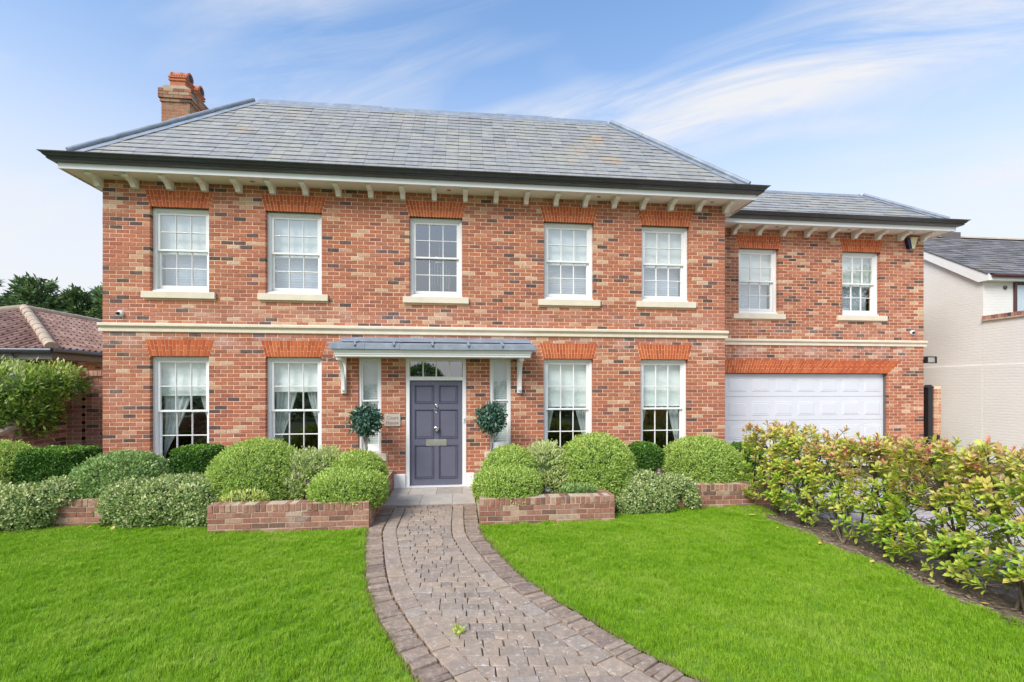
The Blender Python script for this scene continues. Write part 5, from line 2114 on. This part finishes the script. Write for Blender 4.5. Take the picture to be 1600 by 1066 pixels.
# loose flowering hebes
fh = shrub('flowering_hebe', 'loose hebe with violet flowers between two clipped domes', 'shrub', [(-2.33, -1.72, .62, .32, .30, .37), (-2.08, -1.62, .74, .26, .26, .26), (-2.42, -1.9, .48, .24, .24, .24)], 9000, .052, .38, 'pinky', None, lift=.75, spread=.12, tone0=.0, tone1=.8, toplight=.25, clump=5, core=.72, upw=.5)
mb = MB()
for (x, y_, z) in ((-.12, -.32, .42), (.02, -.30, .32), (-.30, -.22, .3), (.1, -.2, .5), (.2, -.15, .52), (-.05, -.1, .62), (.05, -.36, .25), (.28, -.1, .48), (-.2, -.25, .52)):
    for q in range(26):
        t = random.uniform(0, 6.28)
        h = random.uniform(0, .05)
        rr0 = .022 * (1 - h / .07)
        p = Vector((x + rr0 * math.cos(t), y_ + rr0 * math.sin(t), z + h))
        d = Vector((math.cos(t), math.sin(t), .3)) * .012
        s_ = Vector((-math.sin(t), math.cos(t), .4)) * .006
        mb.add([p, p + d + s_, p + d * 1.6, p + d - s_], [(0, 1, 2, 3)], random.random())
mb.build('flower_spikes', 'flower', fh)
shrub('rosy_hebe', 'loose yellow-green shrub with rosy tips right of the two-tiered dome', 'shrub', [(1.38, -1.68, .66, .33, .30, .40), (1.50, -1.75, .46, .28, .28, .26)], 9000, .052, .40, 'pinky', None, lift=.75, spread=.12, tone0=.15, tone1=.85, toplight=.2, clump=6, core=.72, upw=.5)

# standard bay trees either side of the door
for (cx, top, lbl) in ((-1.68, 1.64, 'lollipop bay tree with dark ball crown left of the front door'), (.595, 1.67, 'lollipop bay tree with dark ball crown right of the front door')):
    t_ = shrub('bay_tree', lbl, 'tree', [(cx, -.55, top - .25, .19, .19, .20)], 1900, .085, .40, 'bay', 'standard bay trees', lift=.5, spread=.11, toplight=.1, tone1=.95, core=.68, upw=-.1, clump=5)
    zc0 = t_.location.z
    t_.children[0].name = 'crown'
    mb = MB()
    for ph in (0, 2.1, 4.2):
        mb.tube([(.016 * math.cos(ph + i * .8), .016 * math.sin(ph + i * .8), .30 - zc0 + i * (zc0 - .20) / 10) for i in range(11)], .014, 6)
    mb.build('trunk', plain('pale_bark', (.30, .27, .23), .8, .2, 30, .4, 60), t_)

# small path light by the boxwood ball
pl_ = empty('garden_light', (3.475, -1.42, .31))
tag(pl_, 'small bronze garden light between boxwood ball and hebe dome', 'light')
MB().lathe([(.02, .0), (.02, .14), (.07, .15), (.085, .17), (.085, .20), (.05, .215), (.045, .25), (.02, .27), (.0, .27)], (0, 0, 0), 16).build('housing', plain('bronze_cap', (.16, .11, .095), .35, metal=.5), pl_)
for i, (x, y_, s_, cc) in enumerate(((1.15, -2.39, .045, (.75, .78, .85)), (1.33, -2.33, .05, (.16, .19, .27)), (1.02, -2.36, .03, (.3, .3, .3)))):
    mb = MB()
    mb.lathe([(.0, -.5), (.6, -.35), (.95, .0), (.7, .4), (.25, .55), (.0, .57)], (0, 0, 0), 9)
    mb.v = [(a * s_ * (1 + .2 * math.sin(b_ * 5 + i)), b_ * s_, c * s_ * .8) for (a, b_, c) in mb.v]
    o = mb.build('pebble', plain('pebble', cc, .5), None, (x, y_, .43))
    tag(o, ['white ornamental pebble in the right planter', 'blue-grey ornamental pebble in the right planter', 'small grey pebble beside the two-tiered dome in the right planter'][i], 'stone')

# big pieris-like shrub over the garden wall
shrub('pieris_bush', 'large yellow-green bush hanging over the curved garden wall', 'shrub',
      [(-7.72, -.25, 1.98, .62, .45, .36), (-7.22, -.02, 2.08, .36, .32, .24), (-7.95, -.5, 1.55, .55, .5, .42), (-7.55, -.2, 1.50, .38, .38, .34), (-8.5, -.4, 1.7, .6, .5, .55)],
      17000, .10, .32, 'shrub', None, lift=.7, spread=.24, tone0=.0, tone1=.78, toplight=.6, clump=7, core=.60, upw=.25)


# ------------------------------------------------------------------ photinia hedge
def photinia(x, y, h, dens, label, seed, ry=.48, low=1.35):
    rng = np.random.default_rng(seed)
    root = empty('photinia', (x, y, 0))
    tag(root, label, 'hedge plant', 'photinia hedge plants')
    stems = MB()
    tips = []
    nodes = []
    for i in range(6):
        a = rng.uniform(0, 6.28)
        bx, by = .07 * math.cos(a), .10 * math.sin(a)
        tx, ty = rng.uniform(-.22, .22), rng.uniform(-ry, ry)
        pts = []
        for t in np.linspace(0, 1, 6):
            pts.append(Vector((bx + (tx - bx) * t ** 1.2 + rng.normal() * .012, by + (ty - by) * t ** .9 + rng.normal() * .015, .0 + (h - .18) * t)))
        stems.tube(pts, [.017 - .011 * t for t in np.linspace(0, 1, 6)], 6)
        nodes += pts[1:]
    nr = int(dens * .90)
    P, D, Wn, T, Sz = [], [], [], [], []
    for i in range(nr):
        # shoot tips crowd the outer shell of a rounded box
        zz = h * (1 - .86 * rng.random() ** low)
        rx_ = .30 * (1 - .25 * max(0, (.35 - zz) / .35))
        px, py = rng.uniform(-1, 1), rng.uniform(-1, 1)
        if rng.random() < .6:
            px = math.copysign(1 - .3 * rng.random() ** 2, px)
        p = Vector((px * rx_, py * ry * 1.05, zz + .05 * math.sin(py * 9 + seed) + .03 * rng.normal()))
        # nearest stem node below carries the twig
        nd = min(nodes, key=lambda q: (q - p).length + (2 if q.z > p.z - .02 else 0))
        mid = (nd + p) / 2 + Vector((rng.normal() * .02, rng.normal() * .02, -.02))
        stems.tube([nd, mid, p], [.005, .004, .003], 4, cap=False)
        ax = ((p - nd).normalized() * .7 + Vector((px * .3, 0, .75))).normalized()
        e1 = ax.orthogonal().normalized()
        e2 = ax.cross(e1)
        young = np.clip((zz / h - .45) * 1.3 + rng.normal() * .20, 0, 1)
        shoot = rng.random()
        nlf = rng.integers(7, 11)
        for q in range(nlf):
            th = q * 2.4 + rng.uniform(-.3, .3)
            op = .30 + .9 * (1 - q / nlf)
            rad = e1 * math.cos(th) + e2 * math.sin(th)
            d = ax * math.cos(op) + rad * math.sin(op)
            base = p - ax * (.085 * (1 - q / nlf))
            P.append(base)
            D.append(d)
            Wn.append(ax * math.sin(op) - rad * math.cos(op) + Vector((0, 0, .15)))
            Sz.append(rng.uniform(.068, .108) * (1.0 if q < nlf * .7 else .72))
            T.append(np.clip(.18 + shoot * .27 + .48 * young * (.45 + .75 * q / nlf) + rng.uniform(-.12, .26) + (.22 if rng.random() < .12 + .2 * young else 0), 0, 1))
    V, npv, F = leaves_np(np.array(P), np.array(D), np.array(Wn), np.array(Sz), .40, .22, shape='obovate')
    F4 = [f if len(set(f)) == 4 else f for f in F]
    # triangles at the ends, quads between: build as triangles only
    tri = []
    for f in F4:
        u_ = list(dict.fromkeys(f))
        tri.append((u_[0], u_[1], u_[2]))
        if len(u_) == 4:
            tri.append((u_[0], u_[2], u_[3]))
    np_mesh('foliage', V, npv, tri, 'photinia', np.array(T), root, True)
    stems.build('stems', 'bark', root)
    return root


photinia(4.96, -2.42, 1.38, 300, 'photinia at the far end of the hedge, against the garage door', 1, .42)
photinia(4.98, -3.10, 1.36, 300, 'second photinia from the far end of the hedge', 2, .40)
photinia(4.99, -3.78, 1.24, 150, 'sparse photinia in the middle of the hedge with bare low stems', 3, .40, 2.1)
photinia(4.99, -4.42, 1.36, 290, 'photinia just nearer than the sparse middle one', 4, .40, 1.6)
photinia(4.97, -5.08, 1.40, 340, 'second nearest photinia of the hedge, full leaved', 5, .42)
photinia(4.95, -5.80, 1.46, 340, 'nearest photinia of the hedge at the right edge', 6, .46)
photinia(4.95, -6.60, 1.46, 240, 'photinia of the hedge just outside the right edge', 7, .46)
# thin bare shoot in the gap
mb = MB()
for i in range(7):
    a = random.uniform(0, 6.28)
    mb.tube([(0, 0, 0), (.06 * math.cos(a), .06 * math.sin(a), .14), (.17 * math.cos(a), .17 * math.sin(a), .30 + .05 * i / 7)], [.006, .004, .002], 5)
o = mb.build('bare_twigs', plain('bleached_twig', (.42, .35, .25), .9), None, (4.80, -3.92, .01))
tag(o, 'small bleached bare twig clump at the foot of the hedge gap', 'twigs')

shrub('path_weed', 'small bright weed growing in the path joints', 'plant', [(-.02, -5.60, .04, .035, .035, .03)], 60, .04, .5, 'gold', None, lift=.5, upw=.6, core=.3)
shrub('wall_weed', 'small leafy weed at the foot of the left bed wall', 'plant', [(-4.98, -2.10, .06, .05, .05, .06)], 70, .05, .5, 'box', None, lift=.5, upw=.8, core=.3)
# fallen leaves on the lawn
lm = []
for k_ in range(4):
    mb = MB()
    s_ = .045 + .01 * k_
    mb.add([(-s_, 0, .004), (-.2 * s_, -.4 * s_, .008), (s_, 0, .014), (-.1 * s_, .42 * s_, .012), (0, 0, .002)], [(0, 1, 4), (1, 2, 4), (2, 3, 4), (3, 0, 4)], k_ / 3)
    lm.append(mb.mesh('fallen_leaf', 'fallen'))
spots = [(1.32, -2.85, 'lone fallen orange leaf in front of the right planter'),
         (-5.10, -2.22, 'leftmost fallen leaf on the lawn by the left bed wall'), (-4.75, -2.30, 'fallen leaf on the lawn below the trailing euonymus by the left planter'),
         (4.42, -2.62, 'farthest fallen orange leaf on the lawn beside the hedge'), (4.36, -3.30, 'second farthest fallen leaf on the lawn beside the hedge'),
         (4.46, -3.95, 'fallen leaf on the lawn opposite the sparse photinia'), (4.56, -4.60, 'fallen leaf on the lawn between the middle and the nearest photinias'),
         (4.75, -5.10, 'fallen orange leaf on the soil under the second nearest photinia'), (4.72, -5.62, 'nearest fallen leaf on the soil at the right edge')]
for i, (x, y_, l_) in enumerate(spots):
    o = inst('fallen_leaf', lm[i % 4], None, (x, y_, .05 if x < 4.6 else .035), (R(random.uniform(-10, 10)), R(random.uniform(-10, 10)), random.uniform(0, 6)))
    tag(o, l_, 'leaf', 'fallen leaves')


# ------------------------------------------------------------------ trees
def conifer(x, y, h, r, label, seed):
    rng = np.random.default_rng(seed)
    root = empty('conifer_tree', (x, y, 0))
    tag(root, label, 'tree', 'conifers behind the bungalow')
    MB().tube([(0, 0, 0), (.1, 0, h * .5), (0, .1, h * .95)], [.28, .17, .04], 8).build('trunk', 'bark', root)
    P, D, T = [], [], []
    for b_ in range(110):
        z = h * (.12 + .86 * rng.random())
        rr0 = r * (1 - (z / h) ** 2.2 * .75) * rng.uniform(.55, 1.1)
        a = rng.uniform(0, 6.28)
        upt = rng.uniform(.25, .8)
        n_ = 70
        t = rng.random(n_) ** .6
        base = np.array([0, 0, z - rr0 * .35])
        tip = np.array([math.cos(a) * rr0, math.sin(a) * rr0, z + rr0 * (upt - .35)])
        p = base + (tip - base) * t[:, None] + rng.normal(size=(n_, 3)) * (.10 + .22 * (1 - t[:, None])) * .9
        d = (tip - base) / rr0 + rng.normal(size=(n_, 3)) * .55
        P.append(p)
        D.append(d)
        T.append(np.clip(.32 + .45 * t + rng.normal(size=n_) * .18, 0, 1))
    P, D, T = np.concatenate(P), np.concatenate(D), np.concatenate(T)
    V, npv, F = leaves_np(P, D, unit(len(P), rng), rng.uniform(.22, .42, len(P)), .30)
    np_mesh('crown', V, npv, F, 'needle', T, root)


conifer(-26.6, 18.5, 6.6, 2.2, 'leftmost dark conifer behind the bungalow roof', 1)
conifer(-24.6, 18.0, 7.5, 2.1, 'dark conifer with the tallest top at the left edge', 2)
conifer(-23.0, 18.8, 7.0, 2.1, 'dark conifer just left of the bungalow hip top', 6)
conifer(-21.6, 17.6, 7.4, 2.1, 'dark conifer just right of the bungalow hip top', 5)
conifer(-20.0, 18.6, 7.2, 2.2, 'dark conifer nearest the brick house wall', 3)
conifer(-18.2, 18.5, 7.3, 2.2, 'conifer mostly hidden by the brick house', 4)


def round_tree(x, y, h, r, label, seed, n=9000):
    rng = np.random.default_rng(seed)
    root = empty('round_tree', (x, y, 0))
    tag(root, label, 'tree', 'trees across the street')
    MB().tube([(0, 0, 0), (.1, .05, h * .35), (0, 0, h * .75)], [.22, .16, .05], 8).build('trunk', 'bark', root)
    bl = [(0, 0, h - r * .8, r, r, r * .8)] + [(rng.uniform(-.6, .6) * r, rng.uniform(-.6, .6) * r, h - r * rng.uniform(.6, 1.2), r * .5, r * .5, r * .45) for _ in range(6)]
    P, Nn = blob_points(bl, n, rng=rng)
    P = P + Nn * rng.normal(size=(len(P), 1)) * .15
    V, npv, F = leaves_np(P, Nn + unit(len(P), rng), unit(len(P), rng), .26, .5)
    np_mesh('crown', V, npv, F, 'tree_leaf', rng.random(len(P)), root)


# what the window panes mirror: the far side of the street
round_tree(-3.2, -34, 3.8, 1.5, 'round broadleaf tree across the street mirrored in the fanlight', 21)
round_tree(33.5, -24, 11.5, 2.0, 'tall tree across the street mirrored in the wing window', 23)
hd = MB()
rngh = random.Random(4)
vs, fs = [], []
P = []
Ph = np.stack([RNG.uniform(-45, 50, 30000), RNG.uniform(-23.5, -22.3, 30000), RNG.uniform(0, 2.3, 30000)], 1)
Ph[:, 2] *= .85 + .15 * np.sin(Ph[:, 0] * .7) + .08 * np.sin(Ph[:, 0] * 2.3)
V, npv, F = leaves_np(Ph, unit(30000), unit(30000), .22, .6)
o = np_mesh('street_hedge', V, npv, F, 'tree_leaf', RNG.random(30000))
tag(o, 'dark clipped hedge across the street mirrored in the lower panes', 'hedge', kind='stuff')

# ------------------------------------------------------------------ grass
def grass_tuft(seed, n=16, h=.042):
    rng = random.Random(seed)
    mb = MB()
    for i in range(n):
        a = rng.uniform(0, 6.28)
        rr0 = rng.uniform(0, .034)
        x, y_ = rr0 * math.cos(a), rr0 * math.sin(a)
        b_ = rng.uniform(0, 6.28)
        hh = h * rng.uniform(.55, 1.15)
        ln = hh * rng.uniform(.15, .75)
        wd = rng.uniform(.0013, .0022)
        dx_, dy_ = math.cos(b_), math.sin(b_)
        sx, sy = -dy_ * wd, dx_ * wd
        t = rng.random()
        mb.add([(x - sx, y_ - sy, 0), (x + sx, y_ + sy, 0), (x + dx_ * ln * .45 + sx * .8, y_ + dy_ * ln * .45 + sy * .8, hh * .62), (x + dx_ * ln * .45 - sx * .8, y_ + dy_ * ln * .45 - sy * .8, hh * .62),
                (x + dx_ * ln, y_ + dy_ * ln, hh)], [(0, 1, 2, 3), (3, 2, 4)], t)
    return mb.mesh('grass_tuft', 'grass')


tufts = bpy.data.collections.new('grass_tufts')
for i in range(5):
    tufts.objects.link(bpy.data.objects.new('grass_tuft', grass_tuft(i)))


def grass_on(base, density, seed, name='lawn_grass', tufts=tufts):
    o = bpy.data.objects.new(name, base.data)
    link(o)
    tag(o, kind='stuff')
    ng = bpy.data.node_groups.new(name, 'GeometryNodeTree')
    ng.interface.new_socket('Geometry', in_out='INPUT', socket_type='NodeSocketGeometry')
    ng.interface.new_socket('Geometry', in_out='OUTPUT', socket_type='NodeSocketGeometry')
    gi, go = ng.nodes.new('NodeGroupInput'), ng.nodes.new('NodeGroupOutput')
    dp = ng.nodes.new('GeometryNodeDistributePointsOnFaces')
    dp.inputs['Density'].default_value = density
    dp.inputs['Seed'].default_value = seed
    ci = ng.nodes.new('GeometryNodeCollectionInfo')
    ci.inputs['Collection'].default_value = tufts
    ci.inputs['Separate Children'].default_value = True
    ci.inputs['Reset Children'].default_value = True
    ip = ng.nodes.new('GeometryNodeInstanceOnPoints')
    ip.inputs['Pick Instance'].default_value = True
    rv = ng.nodes.new('FunctionNodeRandomValue')
    rv.data_type = 'FLOAT_VECTOR'
    rv.inputs[0].default_value = (-.12, -.12, 0)
    rv.inputs[1].default_value = (.12, .12, 6.283)
    pn = ng.nodes.new('GeometryNodeInputPosition')
    tn = ng.nodes.new('ShaderNodeTexNoise')
    tn.inputs['Scale'].default_value = 5.5
    tn.inputs['Detail'].default_value = 3
    mr = ng.nodes.new('ShaderNodeMapRange')
    mr.inputs[1].default_value = .3
    mr.inputs[2].default_value = .7
    mr.inputs[3].default_value = .42
    mr.inputs[4].default_value = 1.35
    lk = ng.links.new
    lk(gi.outputs[0], dp.inputs['Mesh'])
    lk(dp.outputs['Points'], ip.inputs['Points'])
    lk(ci.outputs[0], ip.inputs['Instance'])
    lk(rv.outputs[0], ip.inputs['Rotation'])
    lk(pn.outputs[0], tn.inputs['Vector'])
    lk(tn.outputs[0], mr.inputs[0])
    lk(mr.outputs[0], ip.inputs['Scale'])
    lk(ip.outputs[0], go.inputs[0])
    md = o.modifiers.new('grass', 'NODES')
    md.node_group = ng
    return o


MAT['straw'] = leaf_mat('straw_blade', [(0, (.16, .20, .03)), (.5, (.28, .24, .09)), (1, (.34, .28, .14))], .7, .3, gain=1.3)
straw = bpy.data.collections.new('straw_tufts')
for i in range(3):
    me_ = grass_tuft(40 + i, 12, .045)
    me_.materials[0] = MAT['straw']
    straw.objects.link(bpy.data.objects.new('straw_tuft', me_))
for (cp, sd_) in ((cl_, -1), (cr_, 1)):
    vs, fs = [], []
    for i, p in enumerate(cp):
        if p.y > -2.66:
            continue
        t = (cp[min(i + 1, len(cp) - 1)] - cp[max(0, i - 1)]).normalized()
        n_ = Vector((-t.y, t.x, 0)) * -sd_ * -1
        if n_.x * sd_ < 0:
            n_ = -n_
        vs += [tuple(p - n_ * .022 + Vector((0, 0, .012))), tuple(p + n_ * .030 + Vector((0, 0, .014)))]
    for i in range(len(vs) // 2 - 1):
        fs.append((2 * i, 2 * i + 1, 2 * i + 3, 2 * i + 2))
    eb = bpy.data.meshes.new('lawn_edge')
    eb.from_pydata(vs, [], fs)
    class _B:
        data = eb
    grass_on(_B, 900, 9 + sd_, 'lawn_edge_grass', straw)
grass_on(lawn_left, 1450, 1)
grass_on(lawn_right, 1450, 2)
grass_on(lb, 1450, 3)
grass_on(rb_, 1450, 4)
